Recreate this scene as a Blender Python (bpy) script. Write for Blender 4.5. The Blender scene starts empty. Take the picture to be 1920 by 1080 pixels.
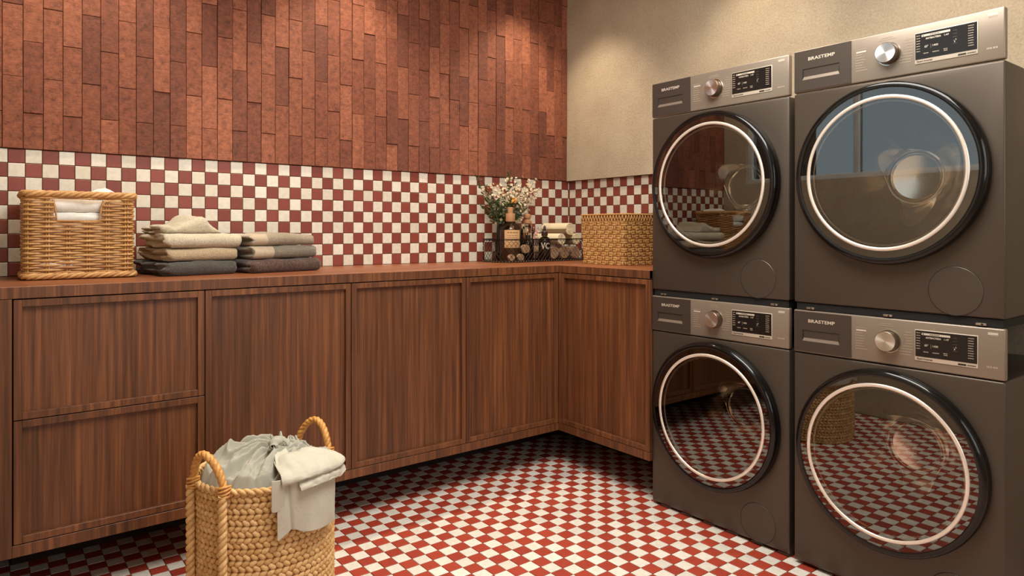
import bpy, bmesh, math, random
from mathutils import Vector, Matrix, noise
random.seed(7)
PI = math.pi; SIN, COS = math.sin, math.cos
sc = bpy.context.scene
C = sc.collection

# ------------------------------------------------------------------ camera
F_PX, YAW, HY, CAM_H, CX = 1288.98, 0.6564, 433.44, 1.1025, 957.45
cam_d = bpy.data.cameras.new('camera'); cam = bpy.data.objects.new('camera', cam_d); C.objects.link(cam)
cam_d.sensor_width = 36.0; cam_d.sensor_fit = 'HORIZONTAL'
cam_d.lens = 36.0 * F_PX / 1920
cam_d.shift_x = (960 - CX) / 1920
cam_d.shift_y = (HY - 540) / 1920
cam_d.clip_start = 0.02
cam.location = (0, 0, CAM_H); cam.rotation_euler = (PI / 2, 0, -YAW)
sc.camera = cam

# ------------------------------------------------------------------ sky, lights, exposure
w = bpy.data.worlds.new('world'); sc.world = w; w.use_nodes = True
w.node_tree.nodes['Background'].inputs[0].default_value = (0.50, 0.58, 0.63, 1)
w.node_tree.nodes['Background'].inputs[1].default_value = 1.45
sc.view_settings.view_transform = 'Standard'; sc.view_settings.look = 'None'
sc.view_settings.exposure = 0.17; sc.view_settings.gamma = 1.0
sc.view_settings.use_curve_mapping = False

def area(name, loc, aim, sx, sy, power, col):
    l = bpy.data.lights.new(name, 'AREA'); l.shape = 'RECTANGLE'; l.size = sx; l.size_y = sy
    l.energy = power; l.color = col
    o = bpy.data.objects.new(name, l); C.objects.link(o); o.location = loc
    o.rotation_euler = (Vector(aim) - Vector(loc)).to_track_quat('-Z', 'Y').to_euler()
    return o
def spot(name, loc, power, deg, blend, col, aim=None, rad=0.03):
    l = bpy.data.lights.new(name, 'SPOT'); l.energy = power; l.spot_size = math.radians(deg)
    l.spot_blend = blend; l.color = col; l.shadow_soft_size = rad
    o = bpy.data.objects.new(name, l); C.objects.link(o); o.location = loc
    a = Vector(aim) if aim else Vector(loc) - Vector((0, 0, 1))
    o.rotation_euler = (a - Vector(loc)).to_track_quat('-Z', 'Y').to_euler()
    return o
WARM = (1.0, 0.84, 0.62)
area('window_daylight', (1.25, -1.75, 1.75), (1.25, 0.4, 0.75), 2.3, 1.5, 17, (1.0, 0.95, 0.88))
area('fill_panel_light', (1.10, 1.00, 2.56), (1.10, 1.00, 0), 1.3, 1.3, 60, (1.0, 0.96, 0.90))  # added overhead fill for the whole room
CEIL = 2.62
DOWN = [(0.34, 2.68), (1.33, 2.68), (2.33, 2.68), (2.40, 1.72), (2.40, 0.80)]
for i, (x, y) in enumerate(DOWN):
    spot('downlight_beam', (x, y, CEIL - 0.03), (40, 40, 40, 24, 20)[i], 88, 0.65, WARM)

# ------------------------------------------------------------------ materials
def lin(r, g, b):
    f = lambda c: (c / 255 / 12.92) if c / 255 <= 0.04045 else ((c / 255 + 0.055) / 1.055) ** 2.4
    return (f(r), f(g), f(b), 1)
class NT:
    def __init__(s, name):
        s.m = bpy.data.materials.new(name); s.m.use_nodes = True
        s.t = s.m.node_tree; s.n = s.t.nodes; s.b = s.n['Principled BSDF']
    def add(s, typ, **kw):
        n = s.n.new(typ)
        for k, v in kw.items():
            if k.startswith('i_'):
                k = k[2:]; k = int(k) if k.isdigit() else k.replace('_', ' ')
                n.inputs[k].default_value = v
            else: setattr(n, k, v)
        return n
    def link(s, a, b): s.t.links.new(a, b)
    def coords(s, scale=(1, 1, 1), kind='Object', rnd=0.0):
        tc = s.add('ShaderNodeTexCoord'); mp = s.add('ShaderNodeMapping'); mp.inputs['Scale'].default_value = scale
        s.link(tc.outputs[kind], mp.inputs[0])
        if rnd:
            oi = s.add('ShaderNodeObjectInfo'); mu = s.add('ShaderNodeMath', operation='MULTIPLY'); mu.inputs[1].default_value = rnd
            s.link(oi.outputs['Random'], mu.inputs[0]); cx = s.add('ShaderNodeCombineXYZ')
            s.link(mu.outputs[0], cx.inputs[0]); s.link(mu.outputs[0], cx.inputs[1]); s.link(mu.outputs[0], cx.inputs[2])
            s.link(cx.outputs[0], mp.inputs[1])
        return mp.outputs[0]
    def noise(s, vec, scale, detail=4, rough=0.6):
        n = s.add('ShaderNodeTexNoise'); n.inputs['Scale'].default_value = scale
        n.inputs['Detail'].default_value = detail; n.inputs['Roughness'].default_value = rough
        s.link(vec, n.inputs['Vector']); return n.outputs['Fac']
    def ramp(s, fac, stops):
        r = s.add('ShaderNodeValToRGB'); e = r.color_ramp.elements
        while len(e) < len(stops): e.new(0.5)
        for el, (p, c) in zip(e, stops): el.position = p; el.color = c
        s.link(fac, r.inputs[0]); return r.outputs[0]
    def mix(s, fac, a, b, mode='MIX'):
        m = s.add('ShaderNodeMix', data_type='RGBA', blend_type=mode)
        if isinstance(fac, float): m.inputs[0].default_value = fac
        else: s.link(fac, m.inputs[0])
        for k, v in ((6, a), (7, b)):
            if isinstance(v, tuple): m.inputs[k].default_value = v
            else: s.link(v, m.inputs[k])
        return m.outputs[2]
    def bump(s, h, strength, dist=0.001):
        b = s.add('ShaderNodeBump'); b.inputs['Strength'].default_value = strength; b.inputs['Distance'].default_value = dist
        s.link(h, b.inputs['Height']); s.link(b.outputs[0], s.b.inputs['Normal'])
    def set(s, **kw):
        for k, v in kw.items():
            k = k.replace('_', ' ')
            if hasattr(v, 'node'): s.link(v, s.b.inputs[k])
            else: s.b.inputs[k].default_value = v
        return s.m
def rnd_of(t):
    """one random number per object and per loose island"""
    oi = t.add('ShaderNodeObjectInfo'); ge = t.add('ShaderNodeNewGeometry')
    a = t.add('ShaderNodeMath', operation='ADD'); t.link(oi.outputs['Random'], a.inputs[0]); t.link(ge.outputs['Random Per Island'], a.inputs[1])
    f = t.add('ShaderNodeMath', operation='FRACT'); t.link(a.outputs[0], f.inputs[0]); return f.outputs[0]
def plain(name, col, rough=0.5, metal=0.0, **kw):
    t = NT(name); return t.set(Base_Color=col, Roughness=rough, Metallic=metal, **kw)

def wood_mat(name, scale=(70, 70, 1.6), dark=(72, 42, 26), mid=(106, 64, 38), light=(136, 86, 50), rough=0.42):
    t = NT(name); v = t.coords(scale, rnd=3.0)
    n1 = t.noise(v, 1.0, 6, 0.65)
    v2 = t.coords((scale[0] * .12, scale[1] * .12, scale[2] * .35), rnd=5.0)
    n2 = t.noise(v2, 1.0, 3, 0.5)
    v3 = t.coords((scale[0] * 4, scale[1] * 4, scale[2] * 3), rnd=5.0)
    n3 = t.noise(v3, 1.0, 2, 0.5)
    c1 = t.ramp(n1, [(0.30, lin(*dark)), (0.50, lin(*mid)), (0.70, lin(*light))])
    c2 = t.ramp(n2, [(0.35, (0.78, 0.76, 0.74, 1)), (0.65, (1.12, 1.1, 1.06, 1))])
    c3 = t.ramp(n3, [(0.35, (0.8, 0.8, 0.8, 1)), (0.55, (1.05, 1.05, 1.05, 1))])
    c = t.mix(1.0, t.mix(1.0, c1, c2, 'MULTIPLY'), c3, 'MULTIPLY')
    t.bump(n1, 0.15, 0.0006)
    return t.set(Base_Color=c, Roughness=rough)
WOOD = wood_mat('walnut_veneer')
WOODTOP = wood_mat('walnut_top', (3.0, 40, 40), (112, 62, 38), (140, 82, 50), (160, 98, 62), 0.38)

def tile_mat(name, a, b, rough):
    t = NT(name); r = rnd_of(t); c = t.mix(r, lin(*a), lin(*b))
    v = t.coords((1, 1, 1), rnd=7.0)
    n = t.noise(v, 60, 6, 0.7); d = t.ramp(n, [(0.3, (0.86, 0.85, 0.83, 1)), (0.6, (1.03, 1.03, 1.03, 1))])
    t.bump(n, 0.12, 0.0006)
    return t.set(Base_Color=t.mix(1.0, c, d, 'MULTIPLY'), Roughness=rough)
WHITE_T = tile_mat('cream_wall_tile', (216, 208, 190), (232, 226, 212), 0.45)
RED_T = tile_mat('red_wall_tile', (124, 56, 44), (142, 68, 54), 0.45)
WHITE_F = tile_mat('cream_floor_tile', (210, 204, 193), (226, 220, 209), 0.5)
RED_F = tile_mat('red_floor_tile', (150, 54, 38), (166, 62, 42), 0.5)
GROUT_W = plain('wall_grout', lin(112, 84, 62), 0.9)
GROUT_F = plain('floor_grout', lin(120, 84, 58), 0.9)

t = NT('terracotta_brick'); r = rnd_of(t)
c = t.ramp(r, [(0.0, lin(116, 64, 45)), (0.35, lin(136, 76, 53)), (0.75, lin(149, 87, 61)), (1.0, lin(166, 100, 72))])
v = t.coords((1, 1, 1), rnd=9.0)
n = t.noise(v, 48, 10, 0.8); d = t.ramp(n, [(0.36, (0.40, 0.34, 0.33, 1)), (0.44, (0.80, 0.77, 0.76, 1)), (0.52, (1.0, 1.0, 1.0, 1)), (0.62, (1.30, 1.28, 1.24, 1))])
v2 = t.coords((45, 45, 260), rnd=9.0); n2 = t.noise(v2, 1.0, 6, 0.85)
d2 = t.ramp(n2, [(0.38, (0.74, 0.70, 0.68, 1)), (0.58, (1.12, 1.12, 1.12, 1))])
hh = t.add('ShaderNodeMath', operation='ADD'); t.link(n, hh.inputs[0]); t.link(n2, hh.inputs[1])
t.bump(hh.outputs[0], 0.8, 0.003)
BRICK = t.set(Base_Color=t.mix(1.0, t.mix(1.0, c, d, 'MULTIPLY'), d2, 'MULTIPLY'), Roughness=0.62)
JOINT = plain('brick_joint', lin(70, 36, 26), 0.95)

t = NT('sand_plaster'); v = t.coords()
n = t.noise(v, 110, 8, 0.85); n2 = t.noise(v, 6, 4, 0.6)
c = t.ramp(n2, [(0.3, lin(182, 165, 141)), (0.7, lin(196, 181, 156))])
d = t.ramp(n, [(0.38, (0.80, 0.77, 0.73, 1)), (0.56, (1.05, 1.05, 1.05, 1))])
t.bump(n, 0.8, 0.003)
PLASTER = t.set(Base_Color=t.mix(1.0, c, d, 'MULTIPLY'), Roughness=0.85)
CEILM = plain('ceiling_paint', lin(200, 188, 168), 0.9)

def metal_paint(name, col, rough, metal):
    t = NT(name); v = t.coords(); n = t.noise(v, 900, 2, 0.5); t.bump(n, 0.05, 0.0003)
    return t.set(Base_Color=col, Roughness=rough, Metallic=metal)
BODY = metal_paint('graphite_paint', lin(86, 76, 66), 0.40, 0.5)
SIDE = metal_paint('graphite_side', lin(44, 38, 34), 0.6, 0.3)
t = NT('brushed_graphite'); v = t.coords((4, 4, 900)); n = t.noise(v, 1.0, 2, 0.6); t.bump(n, 0.08, 0.0003)
PANEL = t.set(Base_Color=lin(146, 133, 118), Roughness=0.34, Metallic=0.4)
DRAWERM = metal_paint('dark_drawer', lin(78, 68, 60), 0.4, 0.4)
GAP = plain('dark_gap', lin(14, 12, 11), 0.8)
BLACKG = plain('black_gloss', lin(16, 14, 13), 0.12, 0.0)
CHROME = plain('chrome', (0.85, 0.8, 0.74, 1), 0.12, 1.0)
RINGM = plain('lit_bowl_rim', (0.98, 0.90, 0.78, 1), 0.30, 0.6)  # rim coloured pale to stand in for lamp light refracted in its edge
t = NT('spun_aluminium')
tc = t.add('ShaderNodeTexCoord'); tg = t.add('ShaderNodeTangent', direction_type='RADIAL', axis='Y')
t.link(tg.outputs[0], t.b.inputs['Tangent'])
KNOBM = t.set(Base_Color=(0.86, 0.84, 0.80, 1), Roughness=0.30, Metallic=1.0, Anisotropic=0.85)
PRINT = plain('silver_print', lin(214, 202, 184), 0.4, 0.3)
PRINTD = plain('faint_print', lin(176, 160, 140), 0.5, 0.2)
PRINTK = plain('dark_print', lin(40, 34, 30), 0.5)
SCREEN = plain('display_black', lin(30, 26, 24), 0.18)
BOWL = plain('smoked_bowl', (0.17, 0.145, 0.12, 1), 0.10, 1.0)
GLINT = plain('glint_metal', (0.97, 0.93, 0.86, 1), 0.13, 0.95)  # mirror-bright, for the added reflection lobes in the bowls
BOWLD = plain('dark_gasket', lin(26, 22, 20), 0.3)
CLIP = plain('steel_clip', lin(190, 178, 160), 0.3, 0.9)

t = NT('coated_glass'); nt = t.n
out = nt['Material Output']; nt.remove(t.b)
tr = t.add('ShaderNodeBsdfTransparent'); tr.inputs[0].default_value = (0.93, 0.89, 0.84, 1)
gl = t.add('ShaderNodeBsdfGlossy'); gl.inputs['Roughness'].default_value = 0.0; gl.inputs[0].default_value = (0.82, 0.80, 0.77, 1)
lw = t.add('ShaderNodeFresnel'); lw.inputs[0].default_value = 2.5
mx = t.add('ShaderNodeMixShader'); t.link(lw.outputs[0], mx.inputs[0]); t.link(tr.outputs[0], mx.inputs[1]); t.link(gl.outputs[0], mx.inputs[2])
t.link(mx.outputs[0], out.inputs[0]); GLASS = t.m

def clear_glass(name, tint, ior=1.45):
    t = NT(name); out = t.n['Material Output']; t.n.remove(t.b)
    tr = t.add('ShaderNodeBsdfTransparent'); tr.inputs[0].default_value = tint
    gl = t.add('ShaderNodeBsdfGlossy'); gl.inputs['Roughness'].default_value = 0.03
    fr = t.add('ShaderNodeFresnel'); fr.inputs[0].default_value = ior
    mx = t.add('ShaderNodeMixShader'); t.link(fr.outputs[0], mx.inputs[0]); t.link(tr.outputs[0], mx.inputs[1]); t.link(gl.outputs[0], mx.inputs[2])
    t.link(mx.outputs[0], out.inputs[0]); return t.m
PANE = clear_glass('window_glass', (0.95, 0.97, 0.97, 1))
AMBER = clear_glass('amber_glass', (0.62, 0.50, 0.40, 1))
CLEARB = clear_glass('clear_bottle', (0.85, 0.80, 0.70, 1))
SMOKE = clear_glass('smoked_glass', (0.40, 0.33, 0.26, 1))

def strand_mat(name, a, b, scale=90, rough=0.5):
    t = NT(name); r = rnd_of(t); v = t.coords(rnd=4.0)
    n = t.noise(v, scale, 5, 0.7)
    c = t.mix(r, lin(*a), lin(*b)); d = t.ramp(n, [(0.3, (0.72, 0.66, 0.6, 1)), (0.6, (1.08, 1.07, 1.05, 1))])
    t.bump(n, 0.3, 0.001)
    return t.set(Base_Color=t.mix(1.0, c, d, 'MULTIPLY'), Roughness=rough)
WICKER = strand_mat('willow_strand', (182, 130, 76), (218, 172, 110), 60)
HYAC = strand_mat('water_hyacinth', (204, 162, 102), (230, 194, 138), 120, 0.6)
HANDLE = strand_mat('cane_handle', (196, 138, 70), (222, 166, 92), 120, 0.4)
RAFFIA = strand_mat('raffia_strip', (190, 142, 84), (214, 168, 106), 140, 0.55)

def cloth_mat(name, col, scale=900, strength=0.6, dist=0.0015, var=0.12, sheen=0.3):
    t = NT(name); v = t.coords(rnd=2.0); n = t.noise(v, scale, 3, 0.7); n2 = t.noise(v, 14, 3, 0.6)
    l = lin(*col); k = 1 - var * 2.2
    d = t.ramp(n, [(0.3, (k, k, k, 1)), (0.65, (1.12, 1.12, 1.12, 1))])
    d2 = t.ramp(n2, [(0.3, (1 - var, 1 - var, 1 - var, 1)), (0.7, (1.04, 1.04, 1.04, 1))])
    t.bump(n, strength, dist)
    return t.set(Base_Color=t.mix(1.0, t.mix(1.0, l, d, 'MULTIPLY'), d2, 'MULTIPLY'), Roughness=0.95, Sheen_Weight=sheen)

# ------------------------------------------------------------------ mesh helpers
class MB:
    def __init__(s): s.v = []; s.f = []; s.m = []; s.M = Matrix.Identity(4)
    def add(s, vs, fs, mi=0, M=None):
        k = len(s.v); T = s.M @ M if M is not None else s.M
        s.v += [tuple(T @ Vector(p)) for p in vs]
        s.f += [tuple(i + k for i in f) for f in fs]; s.m += [mi] * len(fs); return s
    def box(s, x0, x1, y0, y1, z0, z1, mi=0, M=None):
        vs = [(x, y, z) for z in (z0, z1) for y in (y0, y1) for x in (x0, x1)]
        return s.add(vs, [(0, 2, 3, 1), (4, 5, 7, 6), (0, 1, 5, 4), (2, 6, 7, 3), (0, 4, 6, 2), (1, 3, 7, 5)], mi, M)
    def bbox(s, x0, x1, y0, y1, z0, z1, b=0.003, seg=2, mi=0, M=None):
        bm = bmesh.new(); bmesh.ops.create_cube(bm, size=1)
        for p in bm.verts: p.co = Vector((x0 + (p.co.x + .5) * (x1 - x0), y0 + (p.co.y + .5) * (y1 - y0), z0 + (p.co.z + .5) * (z1 - z0)))
        bmesh.ops.bevel(bm, geom=bm.edges[:], offset=b, segments=seg, profile=0.5, affect='EDGES')
        s.bm(bm, mi, M); return s
    def bm(s, bm, mi=0, M=None):
        bm.verts.ensure_lookup_table(); bm.verts.index_update()
        s.add([p.co for p in bm.verts], [[q.index for q in f.verts] for f in bm.faces], mi, M); bm.free()
    def tube(s, pts, r, n=8, closed=False, mi=0, M=None, cap=True, flat=1.0):
        P = [Vector(p) for p in pts]; N = len(P); vs = []; fs = []
        up = Vector((0, 0, 1)); u = None
        for i in range(N):
            a = P[(i - 1) % N] if (closed or i > 0) else P[i]; b = P[(i + 1) % N] if (closed or i < N - 1) else P[i]
            t_ = (b - a).normalized() if (b - a).length > 1e-9 else Vector((0, 0, 1))
            if u is None:
                u = t_.cross(up if abs(t_.z) < .9 else Vector((1, 0, 0))).normalized()
            u = (u - t_ * u.dot(t_)).normalized(); w_ = t_.cross(u)
            rr = r[i] if isinstance(r, (list, tuple)) else r
            for k in range(n):
                an = 2 * PI * k / n; vs.append(P[i] + u * COS(an) * rr + w_ * SIN(an) * rr * flat)
        for i in range(N if closed else N - 1):
            j = (i + 1) % N
            for k in range(n): fs.append((i * n + k, i * n + (k + 1) % n, j * n + (k + 1) % n, j * n + k))
        if not closed and cap: fs.append(tuple(range(n))[::-1]); fs.append(tuple((N - 1) * n + k for k in range(n)))
        return s.add(vs, fs, mi, M)
    def lathe(s, prof, n=48, mi=0, M=None, axis='z', closed=False):
        vs = []; fs = []
        for r, h in prof:
            for k in range(n):
                a = 2 * PI * k / n
                vs.append((r * COS(a), r * SIN(a), h) if axis == 'z' else (r * COS(a), h, r * SIN(a)))
        m = len(prof)
        for i in range(m if closed else m - 1):
            j = (i + 1) % m
            for k in range(n):
                q = (i * n + k, i * n + (k + 1) % n, j * n + (k + 1) % n, j * n + k)
                fs.append(q if axis == 'z' else q[::-1])
        return s.add(vs, fs, mi, M)
    def disc(s, r, h, n=48, mi=0, axis='z', M=None, flip=False):
        vs = [(r * COS(2 * PI * k / n), r * SIN(2 * PI * k / n), h) if axis == 'z' else (r * COS(2 * PI * k / n), h, r * SIN(2 * PI * k / n)) for k in range(n)]
        f = tuple(range(n)); return s.add(vs, [f[::-1] if flip else f], mi, M)
    def ball(s, c, r, n=8, m=6, mi=0, M=None):
        vs = [(0, 0, -1)]; fs = []
        for i in range(1, m):
            p = -PI / 2 + PI * i / m
            for k in range(n): vs.append((COS(p) * COS(2 * PI * k / n), COS(p) * SIN(2 * PI * k / n), SIN(p)))
        vs.append((0, 0, 1)); L = len(vs) - 1
        for k in range(n): fs.append((0, 1 + (k + 1) % n, 1 + k)); fs.append((L, L - n + k, L - n + (k + 1) % n))
        for i in range(m - 2):
            for k in range(n): fs.append((1 + i * n + k, 1 + i * n + (k + 1) % n, 1 + (i + 1) * n + (k + 1) % n, 1 + (i + 1) * n + k))
        rr = r if isinstance(r, (tuple, list)) else (r, r, r)
        return s.add([(c[0] + p[0] * rr[0], c[1] + p[1] * rr[1], c[2] + p[2] * rr[2]) for p in vs], fs, mi, M)
    def mesh(s, name, mats, smooth=None):
        me = bpy.data.meshes.new(name); me.from_pydata(s.v, [], s.f)
        for m in (mats if isinstance(mats, (list, tuple)) else [mats]): me.materials.append(m)
        if any(s.m): me.polygons.foreach_set('material_index', s.m)
        if smooth is not None: me.shade_smooth(); me.set_sharp_from_angle(angle=math.radians(smooth))
        me.update(); return me
    def build(s, name, mats, parent=None, smooth=None, loc=(0, 0, 0), **kw):
        return obj(name, s.mesh(name, mats, smooth), parent, loc, **kw)
def obj(name, me, parent=None, loc=(0, 0, 0), rot=None, label=None, kind=None):
    o = bpy.data.objects.new(name, me); C.objects.link(o); o.parent = parent; o.location = loc
    if rot: o.rotation_euler = rot
    if label: o['label'] = label
    if kind: o['kind'] = kind
    return o
def thing(name, label, cat, loc=(0, 0, 0), rotz=0, group=None):
    o = bpy.data.objects.new(name, None); C.objects.link(o); o.location = loc; o.rotation_euler = (0, 0, rotz)
    o.empty_display_size = 0.05; o['label'] = label; o['category'] = cat
    if group: o['group'] = group
    return o
def tag(o, label, cat, group=None):
    o['label'] = label; o['category'] = cat
    if group: o['group'] = group
    return o
def struct(name, mb, mats, smooth=None):
    o = mb.build(name, mats, None, smooth); o['kind'] = 'structure'; return o
_txt = {}
def text_geo(s, size, bold=0.0, space=1.0, sx=1.0):
    """vertices and faces of a line of lettering in the local XZ plane, left end at 0, baseline z=0"""
    key = (s, size, bold, space, sx)
    if key not in _txt:
        cu = bpy.data.curves.new('lettering', 'FONT'); cu.body = s; cu.size = size; cu.offset = bold; cu.space_character = space
        cu.resolution_u = 2; cu.fill_mode = 'FRONT'
        o = bpy.data.objects.new('lettering', cu); C.objects.link(o)
        me = bpy.data.meshes.new_from_object(o.evaluated_get(bpy.context.evaluated_depsgraph_get()))
        _txt[key] = ([(p.co.x * sx, 0, p.co.y) for p in me.vertices], [tuple(p.vertices) for p in me.polygons])
        bpy.data.objects.remove(o); bpy.data.meshes.remove(me); bpy.data.curves.remove(cu)
    return _txt[key]
def put_text(mb, s, x, y, z, size, mi=0, bold=0.0, width=None, space=1.0):
    vs, fs = text_geo(s, size, bold, space)
    if not vs: return
    k = 1.0
    if width:
        wdt = max(p[0] for p in vs) - min(p[0] for p in vs); k = width / wdt
    x0 = min(p[0] for p in vs)
    mb.add([(x + (p[0] - x0) * k, y, z + p[2]) for p in vs], fs, mi)

# projection used only to rank which of many alike pieces show largest
def project(x, y, z):
    s, c = SIN(YAW), COS(YAW); lat = x * c - y * s; dep = x * s + y * c
    if dep < 0.05: return None
    return CX + F_PX * lat / dep, HY - F_PX * (z - CAM_H) / dep, dep

# ------------------------------------------------------------------ room shell
XL, XR, YB, YR, XO = 0.010, 2.7316, 2.9852, -1.6, -1.2      # near left wall, right wall, back wall, rear wall, far left wall
ZT, ZBOT = 0.9434, 0.1707                                 # worktop height, underside of the cabinets
YJ = 0.86
# floor
mb = MB(); mb.box(XO - .1, XR + .15, YR - .1, YB + .15, -0.06, -0.0035)
FLOOR = struct('floor', mb, GROUT_F)
SF, FX, FY = 0.0512, -0.0279, -0.0112
def tile_mesh(name, s, h, mat, b=0.0012, bh=0.0009):
    """square tile with a chamfered upper edge, in XY, top at z=0"""
    a = s / 2; vs = []; 
    for q, z in ((a, -h), (a, -bh), (a - b, 0)): vs += [(-q, -q, z), (q, -q, z), (q, q, z), (-q, q, z)]
    fs = [(8, 9, 10, 11)]
    for k in range(4):
        j = (k + 1) % 4; fs += [(k, j, 4 + j, 4 + k), (4 + k, 4 + j, 8 + j, 8 + k)]
    m = MB(); m.add(vs, fs); return m.mesh(name, mat), vs, fs
fw, tv, tf = tile_mesh('tile', SF - 0.0022, 0.004, WHITE_F)
fr_, _, _ = tile_mesh('tile', SF - 0.0022, 0.004, RED_F)
cells = []
for i in range(int((XO - FX) / SF) , int((XR - FX) / SF) + 1):
    for j in range(int((YR - FY) / SF), int((YB - FY) / SF) + 1):
        x = FX + (i + .5) * SF; y = FY + (j + .5) * SF
        if x < XO + .03 or x > XR - .03 or y < YR + .03 or y > YB - .03: continue
        if -0.12 < x < XL + .03 and y > YJ - .03: continue
        if x < XL and y > YJ - .03: continue
        p = project(x, y, 0); vis = 1e9
        hidden = x > 2.15 and y < 1.87
        ham = math.hypot(x - .633, y - 1.947) < .2
        if p and -15 < p[0] < 1935 and p[1] < 1095 and not hidden and not ham and y < 2.5: vis = p[2]
        cells.append((vis, i, j, x, y))
cells.sort()
rest = MB()
for k, (vis, i, j, x, y) in enumerate(cells):
    red = (i + j) % 2
    dz = random.uniform(-.0003, .0003)
    if k < 300 and vis < 1e8: obj('tile', fr_ if red else fw, FLOOR, (x, y, dz))
    else: rest.add([(a + x, b + y, c_ + dz) for a, b, c_ in tv], tf, red)
rest.build('tile', [WHITE_F, RED_F], FLOOR, kind='stuff')

# back wall: bed, checker band, brick veneer
mb = MB(); mb.box(XO - .1, XR + .15, YB + .004, YB + .12, 0, CEIL, 0); mb.box(XL, XR, YB - .001, YB + .004, ZT + .4505, CEIL, 1)
WB = struct('wall_back', mb, [GROUT_W, JOINT])
S = 0.05; ZTT = ZT + 9 * S
def wtile(name, mat):
    me, _, _ = tile_mesh(name, S - 0.0020, 0.006, mat); return me
ww, wr = wtile('tile', WHITE_T), wtile('tile', RED_T)
_, wv, wf = tile_mesh('tile', S - 0.0020, 0.006, WHITE_T)
ROTB = (PI / 2, 0, 0)
def rx(v): return (v[0], -v[2], v[1])                 # XY tile turned to face -Y
rest = MB(); n = 0; X0 = 0.0741
tiles = []
for k in range(-2, 54):
    for row in range(9):
        x = X0 + (k + .5) * S; z = ZTT - (row + .5) * S
        wd = 1.0
        if k == 53: x = (X0 + k * S + XR) / 2; wd = (XR - X0 - k * S) / S
        if k == -2: x = (XL + X0 - S) / 2; wd = (X0 - S - XL) / S
        tiles.append((project(x, YB, z)[2] + (9 if k < -1 or k == 53 else 0), k, row, x, z, wd))
tiles.sort()
for q, (d_, k, row, x, z, wd) in enumerate(tiles):
    red = (k + row) % 2 == 0; dy = random.uniform(-.0003, .0003)
    hid = z < ZT + .27 and .12 < x < .42 or (2.1 < x and z < ZT + .1)
    if n < 300 and wd == 1.0 and not hid:
        obj('tile', wr if red else ww, WB, (x, YB - .002 + dy, z), ROTB); n += 1
    else:
        rest.add([(x + rx(v)[0] * wd * (1 if wd == 1 else .9), YB - .002 + dy + rx(v)[1], z + rx(v)[2]) for v in wv], wf, 1 if red else 0)
rest.build('tile', [WHITE_T, RED_T], WB, kind='stuff')
# bricks stand on end in half bond
PW, PL, BX0 = 0.05935, 0.254, 0.0581
def brick_mesh(w_, h_):
    m = MB(); a, b, bv, t_ = w_ / 2, h_ / 2, 0.0013, 0.012
    vs = []
    for (qa, qb, y) in ((a, b, 0), (a, b, -t_ + .0012), (a - bv, b - bv, -t_)): vs += [(-qa, y, -qb), (qa, y, -qb), (qa, y, qb), (-qa, y, qb)]
    fs = [(8, 9, 10, 11)]
    for k in range(4):
        j = (k + 1) % 4; fs += [(k, j, 4 + j, 4 + k), (4 + k, 4 + j, 8 + j, 8 + k)]
    m.add(vs, fs); return m.mesh('brick', BRICK)
cache = {}
for k in range(-1, 46):
    xa = BX0 + k * PW; xb = xa + PW
    xa = max(xa, XL + .001); xb = min(xb, XR - .0235)
    if xb - xa < .008: continue
    z0s = ZTT + .0008; seam = 1.5215 if k % 2 else 1.648
    edges = [z0s] + [seam + q * PL for q in range(6) if seam + q * PL < CEIL - .02] + [CEIL]
    for a_, b_ in zip(edges, edges[1:]):
        key = (round(xb - xa, 4), round(b_ - a_, 4))
        if key not in cache: cache[key] = brick_mesh(xb - xa - .0016, b_ - a_ - .0018)
        o = obj('brick', cache[key], WB, ((xa + xb) / 2, YB + .002 + random.choice((0, 0, .0016, -.0014, .0008, -.003)), (a_ + b_) / 2))
        o.rotation_euler = (random.uniform(-.006, .006), 0, 0)

# right wall: tiles below, proud plaster above
mb = MB(); mb.box(XR + .004, XR + .15, YR - .1, YB + .004, 0, CEIL, 0); mb.box(XR - .023, XR + .004, YR, YB - .0005, ZTT + .001, CEIL, 1)
mb.box(XR - .012, XR + .004, YR, 1.80, 0, ZTT + .001, 1)
WR = struct('wall_right', mb, [GROUT_W, PLASTER])
for k in range(0, 23):
    for row in range(9):
        y = YB - .007 - (k + .5) * S; z = ZTT - (row + .5) * S
        obj('tile', wr if (k + row) % 2 == 0 else ww, WR, (XR - .002 + random.uniform(-.0003, .0003), y, z), (PI / 2, 0, -PI / 2))

# near left wall with its window, jog, far left wall, rear wall with window, ceiling
SILL, HEAD = 1.43, 2.25
mb = MB(); y0, y1 = 1.12, 2.80
mb.box(XL - .11, XL, YJ, y0, 0, CEIL); mb.box(XL - .11, XL, y1, YB + .004, 0, CEIL)
mb.box(XL - .11, XL, y0, y1, 0, SILL); mb.box(XL - .11, XL, y0, y1, HEAD, CEIL)
struct('wall_left', mb, PLASTER)
mb = MB(); mb.box(XO, XL - .11, YJ, YJ + .1, 0, CEIL); struct('wall_return', mb, PLASTER)
mb = MB(); mb.box(XO - .1, XO, YR, YJ + .1, 0, CEIL); struct('wall_side', mb, PLASTER)
RWX0, RWX1, RWZ0, RWZ1 = 0.15, 2.35, 0.95, 2.35
mb = MB(); mb.box(XO, RWX0, YR - .1, YR, 0, CEIL); mb.box(RWX1, XR + .004, YR - .1, YR, 0, CEIL)
mb.box(RWX0, RWX1, YR - .1, YR, 0, RWZ0); mb.box(RWX0, RWX1, YR - .1, YR, RWZ1, CEIL)
struct('wall_rear', mb, PLASTER)
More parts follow.
